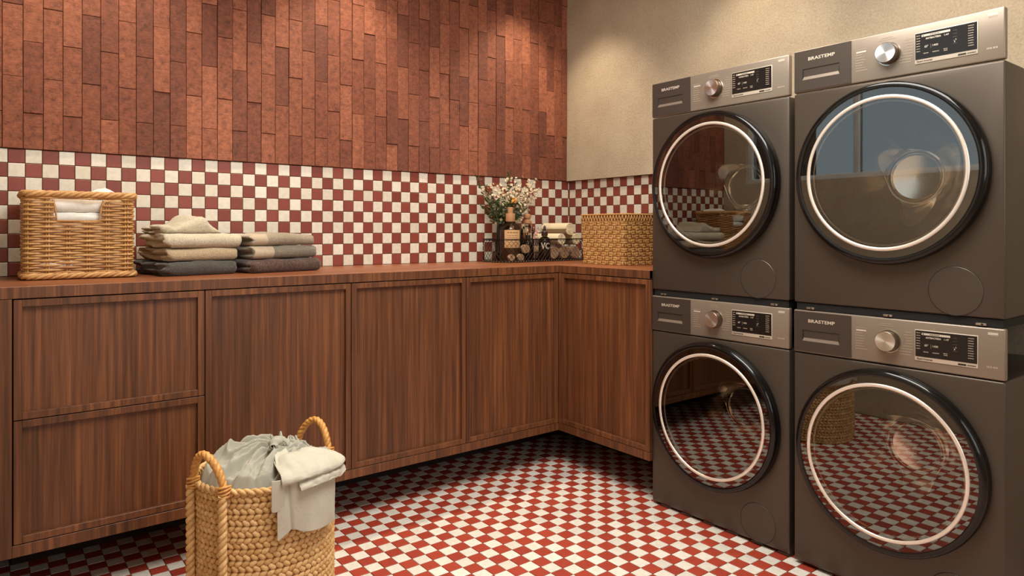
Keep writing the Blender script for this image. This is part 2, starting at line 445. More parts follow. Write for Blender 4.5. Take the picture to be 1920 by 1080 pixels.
def window(name, u0, u1, z0, z1, posts, to):
    """frame in local (u, depth, z); 'to' turns it into place"""
    f = MB(); f.M = to; b = .032
    f.bbox(u0, u1, -.03, .03, z0, z0 + b, .003); f.bbox(u0, u1, -.03, .03, z1 - b, z1, .003)
    for p in posts: f.bbox(p - b / 2, p + b / 2, -.028, .028, z0 + b, z1 - b, .003)
    o = struct(name, f, plain('window_frame_paint', lin(214, 216, 214), 0.4), 40)
    us = sorted(posts)
    for a_, c_ in zip(us, us[1:]):
        g = MB(); g.M = to; g.box(a_ + b / 2, c_ - b / 2, -.003, .003, z0 + b, z1 - b)
        g.build('pane', PANE, o)
T1 = Matrix.Translation((XL - .05, 0, 0)) @ Matrix.Rotation(PI / 2, 4, 'Z')
window('window_1', y0, y1, SILL, HEAD, [y0 + .016, 2.04, y1 - .016], T1)
T2 = Matrix.Translation((0, YR - .05, 0))
window('window_2', RWX0, RWX1, RWZ0, RWZ1, [RWX0 + .016, (RWX0 + RWX1) / 2, RWX1 - .016], T2)
mb = MB(); mb.box(XO - .1, XR + .15, YR - .1, YB + .12, CEIL, CEIL + .1); struct('ceiling', mb, CEILM)

# ceiling fixtures
GLOW = NT('lamp_glow'); e = GLOW.add('ShaderNodeEmission'); e.inputs[0].default_value = (1, .82, .6, 1); e.inputs[1].default_value = 9
GLOW.link(e.outputs[0], GLOW.n['Material Output'].inputs[0]); GLOW = GLOW.m
WHITEP = plain('white_enamel', lin(226, 220, 208), 0.4)
def downlight(x, y, label):
    d = thing('downlight', label, 'lamp', (x, y, CEIL), group=None)
    r = MB(); r.lathe([(.052, 0), (.052, -.006), (.047, -.009), (.038, -.006), (.034, 0)], 32); r.build('trim_ring', WHITEP, d, 40)
    g = MB(); g.disc(.036, -.002, 32, flip=True); g.disc(.036, -.001, 32); g.build('lens', GLOW, d)
names = ['recessed downlight above the wicker basket by the brick wall', 'recessed downlight above the middle of the brick wall',
         'recessed downlight above the flowers in the corner', 'recessed downlight above the far washer stack', 'recessed downlight above the near washer stack']
for (x, y), lb in zip(DOWN, names): downlight(x, y, lb)
d = thing('fill_panel', 'square fill light panel added to the ceiling, out of view', 'lamp', (1.10, 1.00, CEIL))  # added out of view to carry the main fill light
r = MB()
for a_, b_, c_, e_ in ((-.7, .7, -.7, -.66), (-.7, .7, .66, .7), (-.7, -.66, -.66, .66), (.66, .7, -.66, .66)): r.box(a_, b_, c_, e_, -.03, -.0005)
r.build('frame', WHITEP, d)
r = MB(); r.box(-.66, .66, -.66, .66, -.012, -.002)
g2 = NT('fill_panel_glow'); e = g2.add('ShaderNodeEmission'); e.inputs[0].default_value = (1, .85, .66, 1); e.inputs[1].default_value = 1.0
g2.link(e.outputs[0], g2.n['Material Output'].inputs[0]); r.build('diffuser', g2.m, d)

# ------------------------------------------------------------------ cabinets and worktop
XF, YF = 2.1433, 2.4148
seams = [0.0716, 0.586, 1.104, 1.624, 2.1433]
ZD1, ZD0, ZMID = 0.9070, 0.2055, 0.5600
wt = thing('worktop', 'long L-shaped walnut worktop with waterfall left end, carrying baskets and towels', 'worktop', (1.2, 2.7, 0))
def loc(m, dx=1.2, dy=2.7): m.M = Matrix.Translation((-dx, -dy, 0)); return m
m = loc(MB()); m.bbox(0.036, XR - .002, YF + .0004, YB - .006, ZD1 + .0025, ZT, .0012, 1); m.build('back_run', [WOODTOP], wt, 35)
m = loc(MB()); m.bbox(XF + .0004, XR - .004, 1.8606, YF, ZD1 + .0025, ZT, .0012, 1); m.build('right_run', WOODTOP, wt, 35)
m = loc(MB())
m.bbox(0.036, XF, YF, YF + .018, ZD1 + .0022, ZT - .0008, .0008, 1); m.bbox(XF, XF + .018, 1.8606, YF + .018, ZD1 + .0022, ZT - .0008, .0008, 1)
m.build('apron', WOOD, wt, 35)
m = loc(MB()); m.bbox(0.036, seams[0] - .002, YF, YB - .01, ZBOT, ZD1 + .001, .0008, 1); m.build('end_panel', WOOD, wt, 35)
m = loc(MB()); m.bbox(seams[0] - .0015, XF, YF, YB - .01, ZBOT, ZD0 - .0012, .0008, 1); m.bbox(XF, XR - .004, 1.8606, YF, ZBOT, ZD0 - .0012, .0008, 1); m.build('bottom_board', WOOD, wt, 35)
m = loc(MB()); m.box(.08, XR - .02, 2.80, YB - .02, .0005, ZBOT - .001); m.box(2.52, XR - .02, 1.90, 2.80, .0005, ZBOT - .001); m.build('shade_block', plain('dark_shade_block', lin(40, 26, 20), .8), wt)  # dark block added to cut bounced light and deepen the shade underneath

def shaker(parent, name, x0, x1, z0, z1, fr=.0205, dep=.013, th=.02):
    """front with raised frame; local x across, y into the cabinet, z up"""
    g = .0014; x0 += g; x1 -= g; z0 += g; z1 -= g
    d = MB(); d.bbox(x0 + fr - .001, x1 - fr + .001, dep, th, z0 + fr - .001, z1 - fr + .001, .0005, 1); do = d.build(name, WOOD, parent, 30)
    for nm, b in (('stile', (x0, x0 + fr, z0, z1)), ('stile', (x1 - fr, x1, z0, z1)), ('rail', (x0 + fr, x1 - fr, z1 - fr, z1)), ('rail', (x0 + fr, x1 - fr, z0, z0 + fr))):
        q = MB(); q.bbox(b[0], b[1], .0, th, b[2], b[3], .0009, 1); q.build(nm, WOOD, do, 30)
    return do
def cabinet(label, x0, x1, ox, oy, rotz, fronts, dep=.55):
    """x0..x1 measured from the cabinet's own origin"""
    c_ = thing('cabinet', label, 'cabinet', (ox, oy, 0), rotz)
    b = MB(); b.box(x0 + .0008, x1 - .0008, .0215, dep, ZD0, ZD1 + .0015, 0); b.build('carcass', GAP, c_)
    for nm, a, z in fronts: shaker(c_, nm, x0, x1, a, z)
    return c_
cabinet('walnut cabinet with two wide drawers under the tall wicker basket', 0, seams[1] - seams[0], seams[0], YF, 0, [('drawer', ZD0, ZMID), ('drawer', ZMID, ZD1)])
lb = ['walnut cabinet door beside the drawers, behind the laundry hamper', 'walnut cabinet door in the middle of the run, third from the left end', 'walnut cabinet door left of the inner corner, below the wire basket']
for k in range(1, 4): cabinet(lb[k - 1], 0, seams[k + 1] - seams[k], seams[k], YF, 0, [('door', ZD0, ZD1)])
cabinet('walnut cabinet door on the right run, between the inner corner and the washers', 0.016, YF - 1.8606, XF, YF, -PI / 2, [('door', ZD0, ZD1)])
m = MB(); m.bbox(0, .016, 0.0, .02, ZD0, ZD1, .0006, 1); 
m.build('corner_filler', WOOD, [o for o in C.objects if o.name.startswith('cabinet')][-1], 30)

# ------------------------------------------------------------------ washing machines
W2, HT = 0.2985, 0.8425
def ring_prof(r, a, b, n=10): return [(r + a * COS(2 * PI * k / n), b * SIN(2 * PI * k / n)) for k in range(n)]
def dashes(mb, x0, x1, z, h, mi=0, seed=0, y=-.0006):
    R = random.Random(seed); x = x0
    while x < x1 - .001:
        L = min(R.uniform(.0012, .0042), x1 - x); mb.box(x, x + L, y, y + .0004, z, z + h, mi); x += L + .0008
def plate_hole(mb, X0, X1, Z0, Z1, hx0, hx1, hz0, hz1, y0, y1, mi=0):
    for a, b, c_, d in ((X0, hx0, Z0, Z1), (hx1, X1, Z0, Z1), (hx0, hx1, Z0, hz0), (hx0, hx1, hz1, Z1)): mb.box(a, b, y0, y1, c_, d, mi)
def parts_of_machine(t):
    # body: front skin, sides and top
    b = MB(); b.bbox(-W2, W2, 0.0, .53, .012, .7015, .006, 3, 0); b.bbox(-W2, W2, .012, .53, .7035, HT, .006, 3, 1); b.box(-W2 + .004, W2 - .004, .004, .5, .70, .7045, 2)
    # round opening for the porthole
    tmp = obj('body_tmp', b.mesh('body_tmp', [BODY, SIDE, GAP]))
    cu = MB(); cu.lathe([(.250, -.05), (.250, .26)], 96, 0, Matrix.Translation((-.003, 0, .4185)), 'y'); cu.disc(.250, -.05, 96, 0, 'y', Matrix.Translation((-.003, 0, .4185))); cu.disc(.250, .26, 96, 0, 'y', Matrix.Translation((-.003, 0, .4185)), True)
    cut = obj('cutter_tmp', cu.mesh('cutter_tmp', GAP)); bo = tmp.modifiers.new('cut', 'BOOLEAN'); bo.operation = 'DIFFERENCE'; bo.object = cut; bo.solver = 'EXACT'
    bme = bpy.data.meshes.new_from_object(tmp.evaluated_get(bpy.context.evaluated_depsgraph_get())); bme.name = 'body'
    bpy.data.objects.remove(tmp); bpy.data.objects.remove(cut)
    bme.shade_smooth(); bme.set_sharp_from_angle(angle=math.radians(35)); body = obj('body', bme, t)
    b = MB()
    for x in (-.24, .24):
        for y in (.06, .46): b.lathe([(.0, 0.0), (.02, 0.0), (.02, .008), (.012, .012), (.0, .012)], 16, M=Matrix.Translation((x, y, 0)))
    # control panel
    p = MB(); p.bbox(-W2, W2, -.001, .02, .7040, HT, .0045, 3)
    pan = p.build('control_panel', PANEL, t, 35)
    # detergent drawer
    X0, X1, Z0, Z1 = -.2945, -.1075, .7085, .8385; sx0, sx1, sz0, sz1 = -.2670, -.1440, .7430, .7785
    d = MB(); plate_hole(d, X0, X1, Z0, Z1, sx0, sx1, sz0, sz1, -.0035, .002)
    dr = d.build('detergent_drawer', DRAWERM, t)
    d = MB(); d.add([(sx0, -.0034, sz0), (sx1, -.0034, sz0), (sx1 - .004, -.0012, sz0 + .010), (sx0 + .004, -.0012, sz0 + .010)], [(0, 1, 2, 3)], 0)
    d.add([(sx0, -.0034, sz0), (sx0 + .004, -.0012, sz0 + .010), (sx0 + .004, -.0012, sz1), (sx0, -.0034, sz1)], [(0, 1, 2, 3)], 1)
    d.add([(sx0 + .004, -.0012, sz0 + .010), (sx1 - .004, -.0012, sz0 + .010), (sx1, -.0012, sz1), (sx0 + .004, -.0012, sz1)], [(0, 1, 2, 3)], 2)
    d.add([(sx1, -.0034, sz0), (sx1, -.0034, sz1), (sx1, -.0012, sz1), (sx1 - .004, -.0012, sz0 + .01)], [(0, 1, 2, 3)], 1)
    d.build('handle', [PANEL, GAP, DRAWERM], dr)
    d = MB(); put_text(d, 'BRASTEMP', -.2465, -.0040, .8045, .0145, 0, .00035, .0885, 1.0)
    d.build('lettering', PRINT, dr, kind='stuff')
    # programme print
    q = MB()
    for k in range(9):
        z = .8040 - k * .0080
        if k == 1: q.box(-.092, -.062, -.0016, -.0012, z - .0008, z + .0040, 1); continue
        dashes(q, -.094, -.094 + (.034, .03, .02, .026, .028, .024, .022, .03, .036)[k], z, .0020, 0, k, -.0016)
    for k in range(9):
        z = .8060 - k * .0082; L = (.022, .024, .020, .018, .019, .026, .034, .040, .03)[k]; x1 = .071 if k < 7 else .066
        dashes(q, x1 - L, x1, z, .0020, 0, 20 + k, -.0016)
    dashes(q, -.018, .016, .8240, .0022, 0, 40, -.0016); dashes(q, -.024, .022, .8185, .0022, 0, 41, -.0016)
    q.box(.259, .2825, -.0016, -.0012, .8240, .8310, 1); dashes(q, .260, .282, .8200, .0018, 0, 50, -.0016)
    dashes(q, .256, .268, .7350, .005, 0, 51, -.0016); dashes(q, .271, .283, .7350, .005, 0, 52, -.0016)
    q.build('programme_print', [PRINTD, PRINT], pan, kind='stuff')
    # knob
    k_ = MB(); T = Matrix.Translation((.004, 0, .7755))
    k_.lathe([(.0345, -.001), (.0345, -.003), (.0325, -.003), (.0325, -.001)], 40, 0, T, 'y', True)
    kb = k_.build('dial', CHROME, t, 40)
    k_ = MB(); k_.lathe([(.0305, -.001), (.0300, -.026), (.0285, -.0275)], 40, 0, T, 'y'); k_.build('dial_rim', plain('dial_side', lin(120, 106, 92), .35, .9), kb, 40)
    k_ = MB(); k_.lathe([(.0285, -.0275), (.02, -.0272), (.01, -.0270), (.0008, -.0270)], 40, 0, T, 'y'); k_.disc(.0008, -.0270, 8, 0, 'y', T); k_.build('dial_cap', KNOBM, kb, 60)
    # display
    dx0, dx1, dz0, dz1 = .0765, .2365, .7290, .8185
    e_ = MB(); e_.bbox(dx0, dx1, -.0032, .0, dz0, dz1, .0014, 2); ds = e_.build('display', PRINT, t, 40)
    e_ = MB(); e_.box(dx0 + .002, dx1 - .002, -.0038, -.0030, dz0 + .0125, dz1 - .002, 0); e_.build('screen', SCREEN, ds)
    e_ = MB(); Y = -.0042
    e_.box(.0955, .1690, Y, Y + .0003, .8045, .8105, 1); dashes(e_, .117, .142, .8065, .0022, 2, 7, Y - .0002); e_.box(.098, .101, Y - .0002, Y, .806, .809, 2)
    put_text(e_, 'ANTIBACTERIA', .1060, Y, .7955, .0070, 1, .0002, .0400); put_text(e_, '1:47', .1540, Y, .7955, .0070, 1, .0001, .0120)
    put_text(e_, '60\u00b0', .1030, Y, .7725, .0092, 1, .0001, .0100); e_.box(.1195, .1199, Y, Y + .0003, .768, .780, 0); put_text(e_, '1400', .1245, Y, .7725, .0080, 1, .0001, .0140)
    dashes(e_, .100, .114, .7555, .0022, 0, 60, Y); dashes(e_, .124, .142, .7555, .0022, 0, 61, Y); dashes(e_, .152, .162, .7575, .0022, 0, 62, Y); dashes(e_, .153, .162, .7530, .0022, 0, 63, Y)
    for k in range(7): dashes(e_, .0815, .0915, .8085 - k * .0075, .0020, 0, 70 + k, Y)
    for k in range(9): dashes(e_, .2130, .2270, .8080 - k * .0068, .0020, 0, 80 + k, Y)
    for k in range(5): dashes(e_, .1760, .1860, .8040 - k * .0090, .0022, 3, 90 + k, Y)
    for a, z in ((.179, .772), (.182, .777)): e_.box(a, a + .002, Y, Y + .0003, z, z + .004, 1)
    put_text(e_, 'Xpert Inverter', .0815, -.0035, .7330, .0075, 2, .0002, .0430)
    e_.box(.1880, .2080, -.0036, -.0033, .7320, .7370, 2); dashes(e_, .2110, .2310, .7330, .0030, 2, 99, -.0036)
    e_.build('display_print', [PRINTD, PRINT, PRINTK, plain('dim_print', lin(70, 62, 54), .4)], ds, kind='stuff')
    # filter cover
    f = MB(); T = Matrix.Translation((.180, 0, .0800)); f.lathe([(.0680, .002), (.0680, -.0004), (.0667, -.0014), (.0500, -.0016), (.0005, -.0016)], 56, 0, T, 'y')
    f.lathe([(.0692, -.0004), (.0681, -.0004)], 56, 1, T, 'y'); f.build('filter_cover', [BODY, GAP], t, 30)
    # porthole door
    T = Matrix.Translation((-.003, 0, .4185))
    d = MB(); d.lathe([(.262, .001), (.2715, -.002), (.2725, -.020), (.2700, -.032), (.2640, -.0375), (.2560, -.0380), (.2520, -.0365), (.2515, -.030)], 96, 0, T, 'y')
    door = d.build('door', BLACKG, t, 50)
    d = MB(); d.lathe([(.2518, -.0352), (.2518, -.0330)], 96, 0, T, 'y'); d.disc(.2518, -.0352, 96, 0, 'y', T); d.build('door_glass', GLASS, door)
    d = MB(); d.lathe([(.2550, -.0300), (.2300, -.0290), (.2290, -.0200)], 96, 0, T, 'y'); d.build('inner_bezel', plain('bezel_brown', lin(64, 52, 44), .35, .3), door, 40)
    d = MB()
    d.lathe([(.2255 + .0058 * COS(2 * PI * k / 12), -.0345 + .0040 * SIN(2 * PI * k / 12)) for k in range(12)], 96, 0, T, 'y', True)
    d.lathe([(.2140 + .0040 * COS(2 * PI * k / 12), -.0205 + .004 * SIN(2 * PI * k / 12)) for k in range(12)], 96, 0, T, 'y', True)
    d.build('bowl_rim', RINGM, door, 80)
    d = MB(); prof = []
    for k in range(25):
        u = k / 24; prof.append((.084 + .126 * (1 - u) ** .80, -.022 + .225 * u ** .85))
    d.lathe(prof, 96, 0, T, 'y'); d.build('glass_bowl', BOWL, door, 80)
    # three-armed bright patch, added in the shape of the window's reflection in the bowl
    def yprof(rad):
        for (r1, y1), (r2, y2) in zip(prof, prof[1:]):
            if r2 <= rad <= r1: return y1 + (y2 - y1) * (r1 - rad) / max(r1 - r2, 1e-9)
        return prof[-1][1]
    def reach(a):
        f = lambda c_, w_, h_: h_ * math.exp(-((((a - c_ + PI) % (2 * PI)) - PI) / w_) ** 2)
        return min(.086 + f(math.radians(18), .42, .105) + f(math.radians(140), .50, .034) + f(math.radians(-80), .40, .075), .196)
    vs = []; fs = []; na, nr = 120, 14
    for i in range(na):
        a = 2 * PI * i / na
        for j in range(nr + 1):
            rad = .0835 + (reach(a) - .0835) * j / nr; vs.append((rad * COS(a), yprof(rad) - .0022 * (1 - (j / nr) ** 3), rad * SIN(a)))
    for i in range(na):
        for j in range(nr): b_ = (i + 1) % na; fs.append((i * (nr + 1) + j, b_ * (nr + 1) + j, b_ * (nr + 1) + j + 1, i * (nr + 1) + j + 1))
    d = MB(); d.add(vs, fs, 0, T); d.build('bowl_glint', GLINT, door, 80)
    d = MB(); rb, yb = prof[-1]
    d.lathe([(rb + .001, yb - .001), (rb - .002, yb - .005), (rb - .006, yb - .002), (rb - .008, yb - .001), (rb - .012, yb - .004), (rb - .015, yb)], 64, 0, T, 'y')
    d.build('bowl_ring', CHROME, door, 60)
    d = MB(); d.lathe([(rb - .015, yb), (rb - .04, yb + .002), (.0005, yb + .0025)], 64, 0, T, 'y'); d.build('bowl_base', plain('bowl_base_metal', (.95, .92, .86, 1), .12, 0.95), door, 80)
    h = MB(); h.bbox(-.2510, -.2400, -.0300, -.0285, .375, .465, .0010, 1); h.box(-.2490, -.2440, -.0305, -.0295, .3820, .3880, 1); h.build('door_grip', [GAP, CHROME], door, 40)
parts_cache = []
def machine(label, loc_, first=None):
    t = thing('washing_machine', label, 'washer', loc_, -PI / 2)
    if first is None: parts_of_machine(t); return t
    for ch in [o for o in C.objects if o.parent == first]:
        c_ = ch.copy(); C.objects.link(c_); c_.parent = t
        for g in [o for o in C.objects if o.parent == ch]:
            d = g.copy(); C.objects.link(d); d.parent = c_
    return t
XM1, XM2 = 2.1569, 2.1459; YM1, YM2 = 1.5602, 0.9400
m0 = machine('dark graphite front-loading washer, lower one of the near right stack', (XM2, YM2, 0))
m1 = machine('dark graphite front-loader on top of the near right stack, lamp glare on its door rim', (XM2, YM2, .8558), m0)
m2 = machine('dark graphite front-loading washer, lower one of the stack against the cabinets', (XM1, YM1, 0), m0)
m3 = machine('dark graphite front-loader on top of the stack against the cabinets, over the worktop end', (XM1, YM1, .8558), m0)
def brackets(t):
    b = MB(); b.bbox(-W2 + .006, W2 - .006, .006, .52, HT + .0003, .8675, .002, 1); b.build('stacking_frame', GAP, t)
    for x in (-.242, 0, .242):
        b = MB(); b.bbox(x - .013, x + .013, -.001, .008, HT + .0045, HT + .0110, .0012, 2); b.disc(.0028, -.0012, 12, 1, 'y', Matrix.Translation((x + .003, 0, HT + .0078)))
        b.build('bracket', [CLIP, GAP], t, 40)
brackets(m0); brackets(m2)
for t in (m0, m2):
    b = MB()
    for x in (-.24, .24):
        for y in (.06, .46): b.lathe([(.0, 0.0), (.02, 0.0), (.02, .008), (.012, .0125), (.0, .0125)], 16, M=Matrix.Translation((x, y, 0)))
    b.build('levelling_feet', GAP, t, kind='stuff')
# ------------------------------------------------------------------ soft things
def superell(a, n=3.0): return COS(a), SIN(a)
def folded_towel(name, label, loc_, rotz, W, D, T, mat, seed, layers=2, sag=.004, peak=None, left=.012, group=None, stripe=None, taper=0.0):
    """towel folded over itself: a sheet that turns round at the front edge (-y), its layers showing at both ends"""
    R = random.Random(seed); t = T / layers * 1.02; n_x = 76
    # centre line of the sheet in (y, z), front fold at y=0, zig-zagging between front and back
    cl = []
    zs = [t * .5 + i * (T - t) / max(layers - 1, 1) for i in range(layers)]
    for i in range(layers):
        ys = [D - .004 * i, .0 + t * .5 + .003 * i]
        if i % 2: ys = ys[::-1]
        nn = 22
        for k in range(nn + 1):
            u = k / nn; cl.append((ys[0] + (ys[1] - ys[0]) * u, zs[i]))
        if i < layers - 1:
            ye = ys[1]; sgn = -1 if i % 2 == 0 else 1; dz = (zs[i + 1] - zs[i]) / 2
            for k in range(1, 8):
                a = -PI / 2 + PI * k / 8; cl.append((ye + sgn * COS(a) * dz * 1.05, zs[i] + dz + SIN(a) * dz))
    N = len(cl); vs = []; fs = []
    def outline(r):
        up, dn = [], []
        for i in range(N):
            a = cl[max(i - 1, 0)]; b = cl[min(i + 1, N - 1)]; dy, dz = b[0] - a[0], b[1] - a[1]; L = math.hypot(dy, dz) or 1
            ny, nz = -dz / L, dy / L
            up.append((cl[i][0] + ny * r, cl[i][1] + nz * r)); dn.append((cl[i][0] - ny * r, cl[i][1] - nz * r))
        e = [(cl[-1][0] + (cl[-1][0] - cl[-2][0]) * .0, cl[-1][1])]
        return up + dn[::-1]
    M = 2 * N; off = Vector((seed * 1.7, seed * .9, 0))
    for ix in range(n_x + 1):
        u = ix / n_x
        ed = min(u, 1 - u) * W; rr = t * .5 * math.sqrt(max(0.02, 1 - max(0, 1 - ed / (t * .55)) ** 2))
        for k, (y, z) in enumerate(outline(rr)):
            x = (u - .5) * W
            q = Vector((x * 9, y * 9, z * 8)) + off; q2 = Vector((x * 30, y * 30, z * 20)) + off
            lay = z / T
            if u < .25: x += left * noise.noise(Vector((y * 14, z * 70, seed))) * (1 - u * 4) - left * .5 * (1 - u * 4) * lay
            x += .006 * noise.noise(Vector((z * 60, seed * 3.1, y * 5))) * (2 * u - 1)
            zz = z + z / T * (sag * noise.noise(q) * 1.6 + sag * .5 * noise.noise(q2))
            yy = y + .007 * noise.noise(Vector((x * 8, z * 10, seed * 2.3))) + .0012 * noise.noise(Vector((x * 160, y * 160, z * 160)))
            zz += .0010 * noise.noise(Vector((x * 150 + 9, y * 150, z * 150)))
            zz -= (z / T) * taper * max(0, abs(2 * u - 1) - .55) ** 1.5
            zz *= 1 - .35 * max(0, (y / D - .55)) * 0
            if peak: zz = peak(u, y / D, zz, z / T); 
            vs.append((x, yy, max(zz, .0006)))
    for ix in range(n_x):
        for k in range(M):
            j = (k + 1) % M; fs.append((ix * M + k, ix * M + j, (ix + 1) * M + j, (ix + 1) * M + k))
    # flat end strips, so the layers read at both ends
    for base, rev in ((0, False), (n_x * M, True)):
        for i in range(N - 1):
            q = (base + i, base + i + 1, base + M - 2 - i, base + M - 1 - i); fs.append(q if rev else q[::-1])
    mb = MB(); mb.add(vs, fs)
    mats = [mat]
    if stripe:
        mats.append(stripe[2]); 
        for fi in range(n_x * M):
            u = (fi // M) / n_x
            if stripe[0] < u < stripe[1]: mb.m[fi] = 1
    me = mb.mesh(name, mats); me.shade_smooth()
    o = obj(name, me, None, loc_, (0, 0, rotz)); return tag(o, label, 'towel', group)
CREAM = cloth_mat('cream_terry', (206, 194, 168), 210, 1.0, .0045, .10)
SAND = cloth_mat('sand_terry', (200, 178, 142), 210, 1.0, .0045, .10)
CHAR = cloth_mat('charcoal_terry', (84, 80, 72), 210, 1.0, .0045, .16)
GREIGE = cloth_mat('greige_terry', (166, 150, 126), 210, 1.0, .0045, .14)
GREIGEL = cloth_mat('pale_band', (190, 172, 146), 700, .7, .0015, .1)
GREY = cloth_mat('grey_terry', (136, 126, 108), 210, 1.0, .0045, .16)
BROWN = cloth_mat('brown_sherpa', (96, 68, 54), 130, 1.0, .006, .30)
LINEN = cloth_mat('grey_linen', (160, 158, 144), 1600, .35, .0006, .05, .1)
LINEN2 = cloth_mat('pale_linen', (190, 185, 168), 1600, .35, .0006, .05, .1)
COTTON = cloth_mat('white_cotton', (236, 232, 224), 500, .5, .0015, .06)

# stack by the wicker basket
a1 = math.radians(10)
fx, fy = .527, 2.632
def at_stack(dx, dy, fx, fy, a): return fx + dx * COS(a) - dy * SIN(a), fy + dx * SIN(a) + dy * COS(a)
G1, G2 = 'folded towels in the cream and charcoal stack', 'folded towels in the brown and grey stack'
x, y = at_stack(.118, 0, .522, 2.632, a1)
folded_towel('towel', 'charcoal terry towel at the bottom of the cream towel stack', (x, y, ZT), a1, .250, .27, .050, CHAR, 11, 2, .004, left=.03, group=G1)
x, y = at_stack(.118, .004, .530, 2.640, a1)
folded_towel('towel', 'sand coloured towel lying directly on the charcoal one', (x, y, ZT + .0515), a1, .246, .25, .046, SAND, 12, 2, .004, left=.028, group=G1)
x, y = at_stack(.122, -.004, .526, 2.638, a1)
folded_towel('towel', 'thick cream terry towel, second from the top of its stack', (x, y, ZT + .099), a1 - .03, .266, .25, .051, CREAM, 13, 2, .004, left=.03, group=G1)
def pk(u, v, z, l): return z * (0.72 + .80 * math.exp(-((u - .60) / .24) ** 2)) * (1 - .75 * max(0, (u - .74) / .26) ** .8) - .010 * l * math.exp(-((u - .20) / .05) ** 2)
x, y = at_stack(.088, .02, .526, 2.645, a1)
folded_towel('towel', 'rumpled cream towel with a peak on top of the stack by the wicker basket', (x, y, ZT + .150), a1 - .05, .205, .21, .040, CREAM, 14, 2, .008, peak=pk, left=.03, group=G1)
# second stack
a2 = math.radians(13)
x, y = at_stack(.150, 0, .806, 2.632, a2)
folded_towel('towel', 'dark brown fluffy towel at the bottom of the right stack', (x, y, ZT), a2, .300, .25, .052, BROWN, 21, 2, .004, left=.016, group=G2)
x, y = at_stack(.146, .008, .806, 2.634, a2)
folded_towel('towel', 'grey towel with a paler end, in the middle of the brown and grey stack', (x, y, ZT + .053), a2, .276, .24, .050, GREY, 22, 2, .004, left=.016, group=G2, stripe=(.0, .30, GREIGEL))
x, y = at_stack(.142, .008, .804, 2.636, a2)
def pk2(u, v, z, l): return z * (.88 + .28 * math.exp(-((u - .52) / .28) ** 2))
folded_towel('towel', 'greige towel on top of the brown and grey stack', (x, y, ZT + .104), a2 - .02, .270, .23, .046, GREIGE, 23, 2, .004, peak=pk2, left=.016, group=G2, stripe=(.0, .22, GREIGEL))

# ------------------------------------------------------------------ tall wicker basket with handle hole
def rect_path(w_, d_, r, n_side=40, n_c=6):
    """closed rounded rectangle, starting at the front left corner, counter-clockwise seen from above"""
    P = []
    cs = [((w_ / 2 - r), -(d_ / 2 - r), -PI / 2), ((w_ / 2 - r), (d_ / 2 - r), 0), (-(w_ / 2 - r), (d_ / 2 - r), PI / 2), (-(w_ / 2 - r), -(d_ / 2 - r), PI)]
    for cx_, cy_, a0 in cs:
        for k in range(n_c + 1):
            a = a0 + PI / 2 * k / n_c; P.append((cx_ + r * COS(a), cy_ + r * SIN(a)))
    # resample evenly
    L = [0]
    for i in range(len(P)): a, b = P[i], P[(i + 1) % len(P)]; L.append(L[-1] + math.hypot(b[0] - a[0], b[1] - a[1]))
    tot = L[-1]
    def at(s):
        s = s % tot; i = 0
        while L[i + 1] < s: i += 1
        u = (s - L[i]) / max(L[i + 1] - L[i], 1e-9); a, b = P[i], P[(i + 1) % len(P)]
        tx, ty = b[0] - a[0], b[1] - a[1]; q = math.hypot(tx, ty) or 1
        return (a[0] + tx * u, a[1] + ty * u, ty / q, -tx / q)         # point and outward normal
    return at, tot
BW, BD, BH = .326, .235, .292
bk = thing('wicker_basket', 'tall rectangular honey wicker basket with a cut-out handle, white linen inside', 'basket', (.2665, 2.805, ZT), math.radians(-.5))
at, tot = rect_path(BW - .016, BD - .016, .022)
nsp = 2 * round(tot / .0575 / 2); sp = tot / nsp; rows = 34; z0b, z1b = .016, .276
hole = lambda x, y, z: y < 0 and z > .190 and z < .262 and abs(x - (-.008)) < .070 - (.262 - z) * .16
q = MB()
for rrow in range(rows):
    z = z0b + (z1b - z0b) * rrow / (rows - 1); ph = PI * rrow
    nseg = nsp * 7; run = []; rad = []
    def flush():
        if len(run) > 3: q.tube(run[:], rad[:], 6, False)
        run.clear(); rad.clear()
    for i in range(nseg + 1):
        s = tot * i / nseg; x, y, nx, ny = at(s + .0001)
        wv = COS(PI * s / sp + ph); jit = .0006 * noise.noise(Vector((s * 30, z * 90, 0)))
        px_, py_ = x + nx * wv * .0040, y + ny * wv * .0040
        if hole(px_, py_, z): flush(); continue
        run.append((px_, py_, z + jit)); rad.append(.0047 * (.62 + .38 * max(0, wv) ** .8 + .1 * (wv < 0)))
    flush()
q.build('weave', WICKER, bk, 70, kind='stuff')
for k in range(nsp):
    x, y, nx, ny = at(k * sp)
    tx, ty = -ny, nx
    for sg in (-1, 1):
        s_ = MB()
        X, Y = x + tx * .0036 * sg, y + ty * .0036 * sg
        top = .186 if hole(X, Y, .22) else z1b + .004
        s_.tube([(X, Y, .004), (X, Y, .1), (X, Y, top)], .0024, 6)
        s_.build('stake', WICKER, bk, 70)
def twisted_rim(mb, at, tot, z, R_, r, pitch, strands=3, n=260, out=0.0, squash=1.0):
    for st in range(strands):
        pts = []
        for i in range(n):
            s = tot * i / n; x, y, nx, ny = at(s); k = round(tot / pitch); a = 2 * PI * k * i / n + 2 * PI * st / strands
            pts.append((x + nx * (out + COS(a) * R_), y + ny * (out + COS(a) * R_), z + SIN(a) * R_ * squash))
        mb.tube(pts, r, 7, True)
at2, tot2 = rect_path(BW - .008, BD - .008, .026)
q = MB(); twisted_rim(q, at2, tot2, .281, .0062, .0056, .085, 4, 300, 0, 1.0); q.build('rim', WICKER, bk, 70)
q = MB(); twisted_rim(q, at2, tot2, .0125, .0060, .0056, .085, 4, 300, 0, .95); q.build('foot_braid', WICKER, bk, 70)
q = MB(); hx0, hx1 = -.008 - .0600, -.008 + .0600
